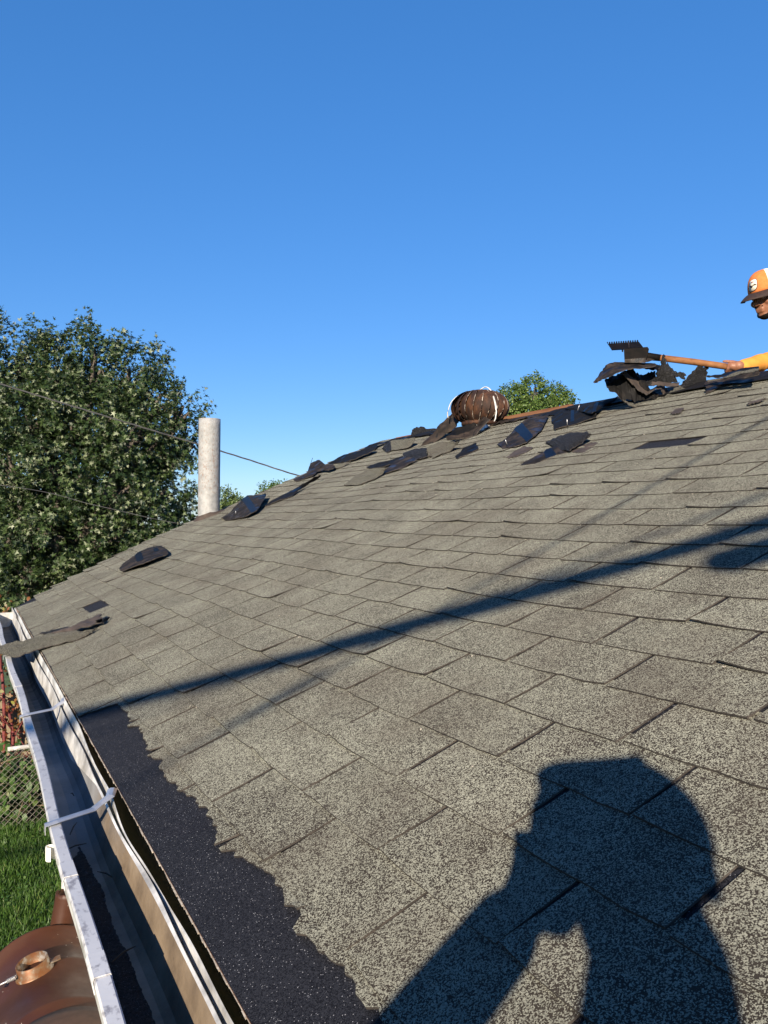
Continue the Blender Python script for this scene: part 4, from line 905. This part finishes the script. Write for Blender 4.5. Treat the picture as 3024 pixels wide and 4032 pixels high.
ribbon(N, rd(CC, [((1335, 503), (1338, 515), D1+.05, D1+.05), ((1450, 486), (1455, 512), D1+.05, D1-.02), ((1660, 432), (1660, 470), D1-.05, D1-.15), ((1900, 385), (1900, 425), D1-.2, D1-.3)]), FE, 'black shingle edge lifted along the ridge below the worker', seed=52)
ribbon(N, rs(CC, [((1322, 560), (1318, 690), .03, .012), ((1480, 520), (1470, 620), .03, .012), ((1660, 478), (1655, 545), .03, .012), ((1900, 430), (1890, 480), .03, .012)]), BK, 'dark bare strip left by a pulled course below the worker', seed=53)  # dark sheet laid in for the shaded gap under the lifted edge
ribbon(N, rd(CC, [((1340, 545), (1345, 556), D1-.02, D1-.06), ((1480, 522), (1485, 540), D1-.04, D1-.1), ((1660, 462), (1662, 482), D1-.16, D1-.24), ((1900, 410), (1902, 430), D1-.3, D1-.4)]), GR, 'thin grey shingle lip curling out below the worker', seed=54)

# ------------------------------------------------------------------ tear-off shovel
SD = D0 + .05
sp = lambda p, d=0: at_depth(CC(p), SD+d)
shovel = empty('roofing_shovel', sp((560, 300))); tag(shovel, 'roof tear-off shovel with toothed steel blade and wooden handle on the pile', 'shovel')
def plate(name, front, back, mat):
    bm = bmesh.new(); a = [bm.verts.new(p) for p in front]; b = [bm.verts.new(p) for p in back]; bm.faces.new(a); bm.faces.new(b[::-1]); n = len(a)
    for k in range(n): bm.faces.new((a[k], b[k], b[(k+1) % n], a[(k+1) % n]))
    bmesh.ops.recalc_face_normals(bm, faces=bm.faces[:]); return adopt(bm_obj(name, bm, mat), shovel)
# blade: slants away from the viewer towards its teeth
edge = []
for i in range(14):
    u0, u1 = i/14, (i+.5)/14
    base = lambda u: (246+(600-246)*u, 142+(118-142)*u)
    a = base(u0); b = base(u0+.018); c = base(u1+.01)
    edge += [((a[0], a[1]-14), .14), ((b[0]+6, b[1]-14), .14), ((c[0]-3, c[1]+6), .12), ((a[0]+22, a[1]+6), .12)]
poly = [(q, d) for q, d in edge] + [((640, 182), .02), ((430, 205), .0), ((300, 212), .02)]
plate('blade', [sp(q, d) for q, d in poly], [sp((q[0]+2, q[1]+9), d+.012) for q, d in poly], M_STEEL)
plate('blade_rib', [sp((480, 116), .10), sp((490, 116), .10), sp((493, 192), -.01), sp((484, 192), -.01)], [sp((480, 112), .115), sp((490, 112), .115), sp((493, 196), .02), sp((484, 196), .02)], M_BACK)
plate('bracket', [sp((432, 205), -.01), sp((690, 182), -.02), sp((706, 205), -.02), sp((695, 262), -.03), sp((668, 352), -.04), sp((440, 350), -.02)], [sp((438, 200), .10), sp((680, 184), .09), sp((700, 205), .09), sp((690, 262), .08), sp((664, 345), .07), sp((446, 345), .09)], M_STEEL)
plate('bracket_foot', [sp((440, 318), -.045), sp((672, 300), -.055), sp((668, 356), -.058), sp((440, 354), -.045)], [sp((440, 318), -.036), sp((672, 300), -.044), sp((668, 356), -.048), sp((440, 354), -.036)], M_BACK)
plate('bolt', [sp((408, 212), -.02), sp((428, 210), -.02), sp((426, 238), -.02), sp((410, 238), -.02)], [sp((408, 212), .01), sp((428, 210), .01), sp((426, 238), .01), sp((410, 238), .01)], M_STEEL)
hr = 36/2.765/FPX*SD
ha, hb2, hc = sp((690, 285), .02), sp((830, 302), .02), sp((1560, 398), -.02)
adopt(tube('socket', [sp((660, 290), .03), ha, ha.lerp(hb2, .6), hb2], [hr*1.25, hr*1.18, hr*1.08, hr*1.02], M_STEEL, None, 16), shovel)
plate('socket_brace', [sp((668, 350), -.03), sp((700, 345), -.03), sp((770, 320), -.01), sp((690, 300), -.02)], [sp((668, 350), .02), sp((700, 345), .02), sp((770, 320), .03), sp((690, 300), .03)], M_BACK)
hd = hc + (hc-hb2).normalized()*.07
adopt(tube('handle', [ha.lerp(hb2, .8), hb2.lerp(hc, .5)+V((0, 0, .002)), hc, hd], hr*.98, M_HANDLE, None, 18), shovel)
HDIR = (hc-hb2).normalized()

# ------------------------------------------------------------------ figures
def capsule(bm, p, q, r1, r2, seg=14, rings=5):
    p, q = V(p), V(q); t = (q-p); L_ = t.length; t = t.normalized() if L_ > 1e-6 else V((0, 0, 1)); a, b = frame_of(t)
    rows = []
    for i in range(rings+1):
        ph = -math.pi/2 + (math.pi/2)*i/rings; rows.append((p + t*(r1*math.sin(ph)), max(r1*math.cos(ph), 1e-4)))
    for i in range(rings+1):
        ph = (math.pi/2)*i/rings; rows.append((q + t*(r2*math.sin(ph)), max(r2*math.cos(ph), 1e-4)))
    R_ = [[bm.verts.new(c + a*(r*math.cos(2*math.pi*k/seg)) + b*(r*math.sin(2*math.pi*k/seg))) for k in range(seg)] for c, r in rows]
    for x_, y_ in zip(R_, R_[1:]):
        for k in range(seg): bm.faces.new((x_[k], x_[(k+1) % seg], y_[(k+1) % seg], y_[k]))
    bm.faces.new(R_[0][::-1]); bm.faces.new(R_[-1])
def ellip(bm, c, ax, ay, az):
    g = bmesh.ops.create_uvsphere(bm, u_segments=24, v_segments=16, radius=1.0)
    for v in g['verts']: v.co = V(c) + V(ax)*v.co.x + V(ay)*v.co.y + V(az)*v.co.z
TMP = bpy.data.scenes.new('workbench')
def fuse(name, bm, voxel, mat, parent=None, smooth=6, origin=None, wr=0.0):
    bmesh.ops.recalc_face_normals(bm, faces=bm.faces[:])
    me = bpy.data.meshes.new(name+'_raw'); bm.to_mesh(me); bm.free(); o = bpy.data.objects.new(name+'_raw', me); TMP.collection.objects.link(o)
    md = o.modifiers.new('r', 'REMESH'); md.mode = 'VOXEL'; md.voxel_size = voxel
    if smooth: ms = o.modifiers.new('s', 'SMOOTH'); ms.iterations = smooth; ms.factor = .5
    vl = TMP.view_layers[0]; vl.update(); dg = vl.depsgraph; me2 = bpy.data.meshes.new_from_object(o.evaluated_get(dg)); me2.name = name
    bpy.data.objects.remove(o); bpy.data.meshes.remove(me); me2.materials.clear(); me2.materials.append(mat)
    nv_ = len(me2.vertices); co_ = np.empty(nv_*3, np.float32); me2.vertices.foreach_get('co', co_); co_ = co_.reshape(-1, 3)
    if wr:
        no_ = np.empty(nv_*3, np.float32); me2.vertex_normals.foreach_get('vector', no_); no_ = no_.reshape(-1, 3)
        d_ = np.array([mnoise.noise(V((x*17, y*17, z*17))) + .8*mnoise.noise(V((x*9+z*30, y*9, z*9))) for x, y, z in co_.tolist()], np.float32); co_ = co_ + no_*(d_*wr)[:, None]
    if origin is not None: co_ = co_ - np.array(tuple(origin), np.float32)
    me2.vertices.foreach_set('co', co_.astype(np.float32).ravel()); me2.update()
    me2.polygons.foreach_set('use_smooth', [True]*len(me2.polygons))
    r = bpy.data.objects.new(name, me2); 
    if origin is not None and parent is None: r.location = origin
    return link(r, parent)
M_SKIN = plain('skin', (.20, .085, .045), (.26, .12, .07), 22, .5, spec=.4)
M_SKIN.node_tree.nodes['Principled BSDF'].inputs['Subsurface Weight'].default_value = .06
M_SHIRT = plain('yellow_shirt', (.50, .20, .022), (.58, .245, .035), 9, .85, bump=.002, bscale=30)
M_JEAN = plain('jeans', (.02, .03, .055), (.045, .06, .1), 30, .9)
M_CAPO = plain('cap_orange', (.50, .135, .025), (.57, .165, .038), 60, .85)
M_CAPW = plain('cap_white', (.72, .66, .56), (.80, .74, .64), 80, .85)
M_CAPB = plain('cap_brown', (.016, .007, .005), (.026, .012, .009), 60, .8)
M_HAIR = plain('hair', (.003, .0025, .002), (.006, .005, .004), 60, .8, spec=.1)
M_EYE = plain('eye', (.5, .48, .45), (.55, .53, .5), 60, .3)
M_BOOT = plain('boot', (.05, .035, .022), (.09, .06, .04), 30, .7)
M_PATCH = plain('cap_patch', (.62, .55, .42), (.72, .66, .55), 40, .8)
M_INK = plain('cap_ink', (.05, .03, .025), (.08, .05, .04), 40, .8)

# ---- worker behind the ridge
HP = CD; WD = SD + .02
hand_c = at_depth(CD((1352, 885)), WD); wrist = at_depth(CD((1418, 868)), WD+.02); elbow = at_depth(CD((1850, 800)), WD+.16); shou = at_depth(CD((2060, 560)), WD+.32)
hcen = at_depth(CD((1650, 330)), WD+.02)
hf = (-RT*.86 - FW*.38 + V((0, 0, -.30))).normalized(); hs = hf.cross(V((0, 0, 1))).normalized(); hu = hs.cross(hf).normalized()
HS = 1.02
hl = lambda f_, s_, u_: hcen + (hf*f_ + hs*s_ + hu*u_)*HS          # head coordinates: front, side, up (metres)
bm = bmesh.new()
ellip(bm, hl(-.012, 0, .035), hf*.098, hs*.078, hu*.098)           # skull
ellip(bm, hl(.022, 0, -.045), hf*.068, hs*.060, hu*.078)           # face
ellip(bm, hl(.050, 0, -.098), hf*.034, hs*.036, hu*.028)           # chin
capsule(bm, hl(.082, 0, .012), hl(.104, 0, -.030), .010, .015)     # nose
for s_ in (-1, 1):
    ellip(bm, hl(.108-.012, s_*.014, -.034), hf*.010, hs*.009, hu*.008)
    capsule(bm, hl(.078, s_*.016, .026), hl(.064, s_*.052, .022), .011, .010)   # brow ridge
    ellip(bm, hl(.054, s_*.045, -.028), hf*.024, hs*.024, hu*.022)              # cheek
    ellip(bm, hl(-.012, s_*.082, -.01), hf*.020, hs*.010, hu*.033)              # ear
    capsule(bm, hl(.0, s_*.055, -.07), hl(.04, s_*.03, -.098), .022, .022)      # jaw
capsule(bm, hl(.083, -.020, -.063), hl(.083, .020, -.063), .007, .007); capsule(bm, hl(.081, -.018, -.076), hl(.081, .018, -.076), .008, .008)  # lips
neckb = hl(-.15, 0, -.15); capsule(bm, hl(-.03, 0, -.07), neckb, .056, .062)
# hand closing on the handle
hx = HDIR; hz = (V((0, 0, 1)) - hx*hx.z).normalized(); hy = hz.cross(hx)   # along handle (to the right), up, across
if hy.dot(FW) > 0: hy = -hy                                             # hy towards the viewer
hcg = hb2 + hx*((hand_c-hb2).dot(hx))                                   # point of the handle axis inside the hand
rg_ = hr + .010
wr2 = hcg + hx*.054 + hy*.026 + hz*.004
capsule(bm, wr2, hcg + hx*.030 + hy*(rg_+.008) + hz*.004, .027, .030)
capsule(bm, hcg + hx*.036 + hy*(rg_+.004) - hz*.010, hcg - hx*.006 + hy*(rg_+.004) + hz*.0, .022, .021)
for k in range(4):                                                       # four fingers over the far side and under
    fx = hcg + hx*(.040 - .021*k); ra_ = rg_ + .001; ln = (.95, 1.0, .98, .86)[k]
    pts_ = [fx + hy*(ra_*math.cos(t_)) + hz*(ra_*math.sin(t_)) for t_ in (.35*ln, -.55*ln, -1.5*ln, -2.35*ln, -3.05*ln)]
    for a_, b_2, r1, r2 in zip(pts_, pts_[1:], (.0105, .0100, .0092, .0085), (.0100, .0092, .0085, .0075)): capsule(bm, a_, b_2, r1, r2, 10, 4)
tp = [hcg + hx*.038 + hy*(rg_*.7) + hz*.020, hcg + hx*.004 + hy*(rg_*.45) + hz*(rg_*.95), hcg - hx*.026 + hy*(rg_*.15) + hz*(rg_*1.0), hcg - hx*.046 - hy*.004 + hz*(rg_*.98)]
for a_, b_2, r1, r2 in zip(tp, tp[1:], (.014, .0115, .010), (.0115, .010, .008)): capsule(bm, a_, b_2, r1, r2, 10, 4)
# forearm bones up to the shoulders keep the body in one piece under the shirt
elb = wr2.lerp(elbow, 1.0); pel = V((RX+.75, shou.y-.05, RZ-.02)); chest = (neckb + RT*.26 + FW*.12 + V((0, 0, -.12)))
shR = shou; shL = neckb*2 - shou - V((0, 0, .06)); shL = neckb + FW*.22 + RT*.16 + V((0, 0, -.06))
capsule(bm, wr2, elb, .026, .036); capsule(bm, elb, shR, .042, .055); capsule(bm, shR, neckb, .055, .06)
capsule(bm, neckb, chest, .07, .13); capsule(bm, chest, pel, .13, .14); capsule(bm, neckb, shL, .06, .055)
elL = shL + RT*.12 + FW*.10 + V((0, 0, -.25)); capsule(bm, shL, elL, .05, .042); haL = elL + RT*.06 + FW*.12 + V((0, 0, -.24)); capsule(bm, elL, haL + hy*.03, .040, .026); ellip(bm, haL + hy*.02, hx*.045, hy*.035, hz*.035)
kn = []
for s_ in (-1, 1):
    hipp = pel + V((0, s_*.10, -.03)); kne = V((RX+.62+.06*s_, pel.y+s_*.2, 0)); kne.z = RZ - (kne.x-RX)*math.tan(RP) + .09; ft = V((kne.x+.40, kne.y, 0)); ft.z = RZ - (ft.x-RX)*math.tan(RP) + .07
    capsule(bm, hipp, kne, .085, .06); capsule(bm, kne, ft, .055, .042); capsule(bm, ft, ft+V((.12, 0, -.05)), .04, .035); kn.append((hipp, kne, ft))
worker = fuse('person', bm, .0052, M_SKIN, None, 3, origin=V(pel))
tag(worker, 'person in an orange cap and yellow shirt pulling the shovel behind the ridge', 'person')
W0 = V(pel)
def wchild(o): return adopt(o, worker)
bm = bmesh.new(); cuff = wr2 + hx*.004 + hz*.002
capsule(bm, cuff.lerp(elb, .02), cuff.lerp(elb, .35), .040, .052); capsule(bm, cuff.lerp(elb, .3), elb, .046, .054); capsule(bm, elb, shR, .056, .075); capsule(bm, shR, neckb+V((.02, 0, -.03)), .072, .078)
capsule(bm, neckb+V((.02, 0, -.04)), chest, .09, .15); capsule(bm, chest, pel+V((-.02, 0, .05)), .155, .165); capsule(bm, neckb+V((.02, 0, -.03)), shL, .075, .07); capsule(bm, shL, elL, .066, .056); capsule(bm, elL, elL.lerp(haL+hy*.03, .78), .052, .038)
wchild(fuse('shirt', bm, .008, M_SHIRT, None, 3, wr=.006))
bm = bmesh.new()
for hipp, kne, ft in kn: capsule(bm, hipp, kne, .105, .078); capsule(bm, kne, kne.lerp(ft, .92), .072, .062)
capsule(bm, kn[0][0], kn[1][0], .13, .13); capsule(bm, pel, pel+V((0, 0, .04)), .16, .165); wchild(fuse('jeans', bm, .010, M_JEAN, None, 3, wr=.006))
for hipp, kne, ft in kn:
    bm = bmesh.new(); capsule(bm, ft+V((-.02, 0, .015)), ft, .06, .056); capsule(bm, ft, ft+V((.14, 0, -.06)), .055, .048); wchild(fuse('boot', bm, .010, M_BOOT, None, 3))
bm = bmesh.new()
ellip(bm, hl(.050, 0, -.103), hf*.035, hs*.037, hu*.027)
for s_ in (-1, 1): capsule(bm, hl(.0, s_*.060, -.055), hl(.045, s_*.034, -.098), .019, .020)
capsule(bm, hl(.080, -.022, -.049), hl(.080, .022, -.049), .0075, .0075); wchild(fuse('beard', bm, .005, M_HAIR, None, 1, wr=.004))
bm = bmesh.new(); ellip(bm, hl(-.035, 0, .012), hf*.084, hs*.081, hu*.07); wchild(fuse('hair', bm, .006, M_HAIR, None, 1, wr=.004))
for s_ in (-1, 1):
    bm = bmesh.new(); ellip(bm, hl(.0685, s_*.031, -.002), hf*.012, hs*.013, hu*.008); wchild(bm_obj('eye', bm, M_EYE, None, True))
    bm = bmesh.new(); ellip(bm, hl(.0775, s_*.031, -.002), hf*.0035, hs*.0045, hu*.0045); wchild(bm_obj('iris', bm, M_HAIR, None, True))
    bm = bmesh.new(); capsule(bm, hl(.083, s_*.016, .026), hl(.066, s_*.050, .030), .0034, .003); wchild(bm_obj('eyebrow', bm, M_HAIR, None, True))
# cap: front panels orange, back mesh pale, brown curved brim, patch
def dome(name, f0, f1, mat, sc=1.0):
    v, f = [], []; nu, nv = 26, 12
    for i in range(nu+1):
        az = f0 + (f1-f0)*i/nu
        for j in range(nv+1):
            el = (math.pi/2)*j/nv; ce = math.cos(el)**.72
            v.append(hl(-.010 + .106*sc*ce*math.cos(az), .090*sc*ce*math.sin(az), .030 + .012*math.cos(az)*0 + .118*sc*math.sin(el)**.95))
    for i in range(nu):
        for j in range(nv): a = i*(nv+1)+j; f.append((a, a+nv+1, a+nv+2, a+1))
    o = mesh_obj(name, v, f, mat, None, True); md = o.modifiers.new('t', 'SOLIDIFY'); md.thickness = .003; return wchild(o)
dome('cap_front', -.95, .95, M_CAPO); dome('cap_back', .95, 2*math.pi-.95, M_CAPW, .995)
v, f = [], []; nu, nv = 20, 6
for i in range(nu+1):
    az = -1.2 + 2.4*i/nu
    for j in range(nv+1):
        t = j/nv; fx_ = -.010 + .107*math.cos(az); sy_ = .091*math.sin(az); ext = .082*math.cos(az*.95)**.55
        v.append(hl(fx_ + ext*t, sy_*(1+.02*t), .030 - .018*t*t - .30*sy_*sy_*10*t*.25 - .012*t))
for i in range(nu):
    for j in range(nv): a = i*(nv+1)+j; f.append((a, a+1, a+nv+2, a+nv+1))
o = mesh_obj('cap_brim', v, f, M_CAPB, None, True); md = o.modifiers.new('t', 'SOLIDIFY'); md.thickness = .005; wchild(o)
def on_dome(az, el, lift): ce = math.cos(el)**.72; return hl(-.010 + (.106+lift)*ce*math.cos(az), (.090+lift)*ce*math.sin(az), .030 + (.118+lift)*math.sin(el)**.95)
def patch(name, poly, mat, lift, th=.0015):
    c_ = (sum(p[0] for p in poly)/len(poly), sum(p[1] for p in poly)/len(poly)); v = [on_dome(c_[0], c_[1], lift)] + [on_dome(a, e, lift) for a, e in poly]; n = len(poly)
    o = mesh_obj(name, v, [(0, i+1, (i+1) % n+1) for i in range(n)], mat, None, True); md = o.modifiers.new('t', 'SOLIDIFY'); md.thickness = th; return wchild(o)
shield = [(.34*math.copysign(abs(math.cos(t))**.6, math.cos(t)), .40+.30*math.copysign(abs(math.sin(t))**.6, math.sin(t))-.05*math.cos(t)) for t in [2*math.pi*k/24 for k in range(24)]]
patch('patch_border', shield, M_INK, .003); patch('patch', [(a*.88, .40+(e-.40)*.88) for a, e in shield], M_PATCH, .0045)
sw = [(-.28+.56*k/10, .36+.07*math.sin(k*.75)) for k in range(11)]
patch('patch_stroke', sw + [(a, e-.025) for a, e in sw[::-1]], M_INK, .0062, .001)
patch('patch_mark', [(-.12, .52), (.10, .50), (.10, .56), (-.12, .58)], plain('cap_pink', (.45, .2, .2), (.55, .28, .28), 20), .0062, .001)

# ---- photographer on a ladder behind the camera (only the shadow falls in the picture)
S1 = ASN.cross(V((0, 0, 1))).normalized(); S2 = S1.cross(ASN)
SP = lambda a, b, c: CAM + S1*a + S2*b + SUN*c
M_COAT = plain('navy_shirt', (.03, .04, .06), (.05, .065, .09), 10, .85)
bm = bmesh.new(); hc0 = SP(.074, -.064, .30); fa = math.atan2(ASN.x, ASN.y) - rad(30); pf = V((math.sin(fa), math.cos(fa), -.12)).normalized(); ps = pf.cross(V((0, 0, 1))).normalized(); pu = ps.cross(pf)
ph_ = lambda f_, s_, u_: hc0 + pf*f_ + ps*s_ + pu*u_
ellip(bm, ph_(-.01, 0, .035), pf*.100, ps*.080, pu*.098); ellip(bm, ph_(.022, 0, -.045), pf*.070, ps*.062, pu*.085); capsule(bm, ph_(.085, 0, .01), ph_(.104, 0, -.03), .010, .014)
for s_ in (-1, 1): ellip(bm, ph_(-.012, s_*.084, -.01), pf*.020, ps*.010, pu*.033)
nk = SP(.070, -.27, .38); capsule(bm, ph_(-.02, 0, -.08), nk, .070, .082)
feet_z = 1.70; pel2 = V((-.60, -.34, 2.46)); rsh = SP(.262, -.272, .38); lsh = SP(-.11, -.335, .42); ch2 = SP(.08, -.43, .44)
capsule(bm, nk, ch2, .075, .13); capsule(bm, ch2, pel2, .135, .14); capsule(bm, nk, rsh, .06, .06); capsule(bm, nk, lsh, .06, .06)
lel = SP(-.243, -.345, .17); lwr = SP(-.082, -.150, .035); capsule(bm, lsh, lel, .055, .047); capsule(bm, lel, lwr, .050, .044)
rel = SP(.36, -.55, .32); rwr = V((-.20, -.56, ZE+.06)); capsule(bm, rsh, rel, .055, .045); capsule(bm, rel, rwr, .042, .03); capsule(bm, rwr, rwr+V((.03, .02, .02)), .032, .03)
# hand gripping the phone: palm behind it, four fingers on the left edge, thumb on the right
pho_c = CAM - FW*.012 - RT*.026 - UP*.060
capsule(bm, SP(-.055, -.100, .03), SP(-.018, -.118, .05), .030, .028)
pal = pho_c - RT*.030 - FW*.018 - UP*.012; capsule(bm, lwr, pal - UP*.03, .030, .030); capsule(bm, pal - UP*.03, pal + UP*.02, .026, .022)
for k in range(4):
    b0 = pal + UP*(.035-.021*k) - RT*.012; capsule(bm, b0, b0 - RT*.012 + FW*.014, .010, .0095, 10, 4); capsule(bm, b0 - RT*.012 + FW*.014, b0 + RT*.012 + FW*.022, .0095, .008, 10, 4)
capsule(bm, pal + RT*.012 - UP*.02, pal + RT*.045 + UP*.0, .013, .010); capsule(bm, pal + RT*.045, pal + RT*.055 + UP*.028, .010, .008)
for s_ in (-1, 1):
    hipp = pel2 + V((0, s_*.10, -.05)); ank = V((-.545 if s_ > 0 else -.64, -.34+s_*.10, 1.68 if s_ > 0 else 1.40)); kne = hipp.lerp(ank, .5) + V((.10, 0, .0)); capsule(bm, hipp, kne, .09, .062); capsule(bm, kne, ank, .058, .042); capsule(bm, ank, ank+V((.14, 0, -.03)), .04, .034)
ph = fuse('person', bm, .007, M_SKIN, None, 3, origin=V(pel2)); tag(ph, 'person in a dark cap on the ladder whose shadow falls on the shingles', 'person')
def pchild(o): return adopt(o, ph)
bm = bmesh.new(); capsule(bm, nk+V((0, 0, -.03)), ch2, .085, .155); capsule(bm, ch2, pel2, .16, .165); capsule(bm, nk, rsh, .07, .075); capsule(bm, nk, lsh, .07, .072); capsule(bm, lsh, lel, .068, .056); capsule(bm, lel, lel.lerp(lwr, .75), .052, .040); capsule(bm, rsh, rel, .068, .056); capsule(bm, rel, rel.lerp(rwr, .8), .052, .04)
pchild(fuse('shirt', bm, .010, M_COAT, None, 3, wr=.006))
bm = bmesh.new()
for s_ in (-1, 1):
    hipp = pel2 + V((0, s_*.10, -.05)); ank = V((-.545 if s_ > 0 else -.64, -.34+s_*.10, 1.68 if s_ > 0 else 1.40)); kne = hipp.lerp(ank, .5) + V((.10, 0, .0)); capsule(bm, hipp, kne, .11, .08); capsule(bm, kne, kne.lerp(ank, .95), .075, .065)
capsule(bm, pel2+V((0, -.1, -.03)), pel2+V((0, .1, -.03)), .14, .14); pchild(fuse('jeans', bm, .012, M_JEAN, None, 3, wr=.006))
bm = bmesh.new(); ellip(bm, ph_(-.01, 0, .045), pf*.108, ps*.090, pu*.098)
for k in range(9):
    u_ = -1+k/4; capsule(bm, ph_(.06, u_*.068, .078), ph_(.085+.085*math.cos(u_*1.0), u_*.060, .062), .014, .009); capsule(bm, ph_(.06, u_*.068, .115), ph_(.085+.085*math.cos(u_*1.0), u_*.060, .096), .014, .010)
capsule(bm, ph_(.10, -.06, .080), ph_(.10, .06, .080), .008, .008); capsule(bm, ph_(.135, -.055, .083), ph_(.135, .055, .083), .008, .008)
pchild(fuse('cap', bm, .006, M_CAPB, None, 2))
phone = empty('phone', pho_c); tag(phone, 'black phone held up by the person on the ladder', 'phone')
MXP = Matrix((RT, UP, -FW)).transposed().to_4x4()
bm = bmesh.new(); box_bm(bm, (-.0365, -.073, -.0038), (.0365, .073, .0038)); bmesh.ops.bevel(bm, geom=bm.edges[:], offset=.003, segments=2, affect='EDGES')
o = bm_obj('phone_body', bm, M_STEEL, phone); o.matrix_local = MXP
o = mesh_obj('lens', *lathe([(.001, .0), (.006, .0), (.007, -.0015), (.007, -.004)], 20), M_CABLE, phone); o.matrix_local = MXP @ Matrix.Translation((.024, .058, -.0045)) @ Matrix.Rotation(math.pi, 4, 'X')
# ladder
lad = empty('ladder', (-1.15, -.34, 0)); tag(lad, 'aluminium ladder leaning on the eave under the person with the phone', 'ladder')
lb, lt_ = V((-1.20, -.34, -.01)), V((-.163, -.34, ZE+.03)); ld = (lt_-lb).normalized(); ltop = lt_ + ld*.05
for s_ in (-.2, .2): adopt(tube('side_rail', [lb+V((0, s_, 0)), ltop+V((0, s_, 0))], .026, M_GALV, None, 8, 1.4), lad)
k = .25
while k < 2.75:
    c_ = lb + ld*k; adopt(tube('rung', [c_+V((0, -.19, 0)), c_+V((0, .19, 0))], .015, M_GALV, None, 8), lad); k += .29

# ------------------------------------------------------------------ cables over the yard behind the camera (their shadow crosses the roof)
def cable_from_shadow(name, pts, zc, r, label, ext=13.0):
    P = [on_roof(DISP(p)) for p in pts]; Q = [p + SUN*((zc-p.z)/SUN.z) for p in P]
    d = (Q[-1]-Q[0]); d.z = 0; d = d.normalized(); a, b = Q[0]-d*ext, Q[-1]+d*ext; a.z += .25; b.z += .25
    cv = catmull([a] + Q + [b], 6); o = tube(name, cv, r, M_CABLE, None, 8); tag(o, label, 'cable', 'aerial cables along the pole line'); return Q, a, b
ZC = ZE + 2.2
Q, ca, cb = cable_from_shadow('aerial_cable', [(260, 1523), (700, 1402), (1100, 1290), (1400, 1205), (1659, 1130)], ZC, .037, 'thick bundled aerial cable on the pole line behind the ladder')
cable_from_shadow('aerial_cable', [(260, 1705), (480, 1580), (700, 1447), (900, 1345)], ZC-.12, .0065, 'thin aerial wire hung below the thick bundle')
cable_from_shadow('aerial_cable', [(1150, 1250), (1400, 1158), (1659, 1062)], ZC+.30, .005, 'thin aerial wire strung above the thick bundle')
P = on_roof(DISP((1712, 1172))); q0 = P + SUN*((ZC-.18-P.z)/SUN.z); dq = (Q[-1]-Q[-2]).normalized()
clo = empty('splice_closure', q0); tag(clo, 'black cable splice closure hanging under the thick aerial bundle', 'closure')
adopt(tube('case', [q0-dq*.24, q0-dq*.20, q0+dq*.20, q0+dq*.24], [.03, .05, .05, .03], M_CABLE, None, 14), clo)
for t_ in (-.15, .15): adopt(tube('hanger_strap', [q0+dq*t_+V((0, 0, .06)), q0+dq*t_+V((0, 0, .19))], .008, M_GALV, None, 6), clo)
for e_, lab in ((ca, 'wooden utility pole at the yard end of the aerial cables'), (cb, 'wooden utility pole at the street end of the aerial cables')):
    pol = empty('utility_pole', (e_.x, e_.y, 0)); tag(pol, lab, 'pole', 'utility poles')
    adopt(tube('pole', [(e_.x, e_.y+.0, -.05), (e_.x, e_.y, e_.z+1.2)], [.14, .10], M_POLE, None, 14), pol)
    adopt(box('crossarm', (e_.x-.6, e_.y-.16, e_.z+.72), (e_.x+.6, e_.y-.06, e_.z+.82), M_POLE, None, .005), pol)
bpy.data.scenes.remove(TMP)
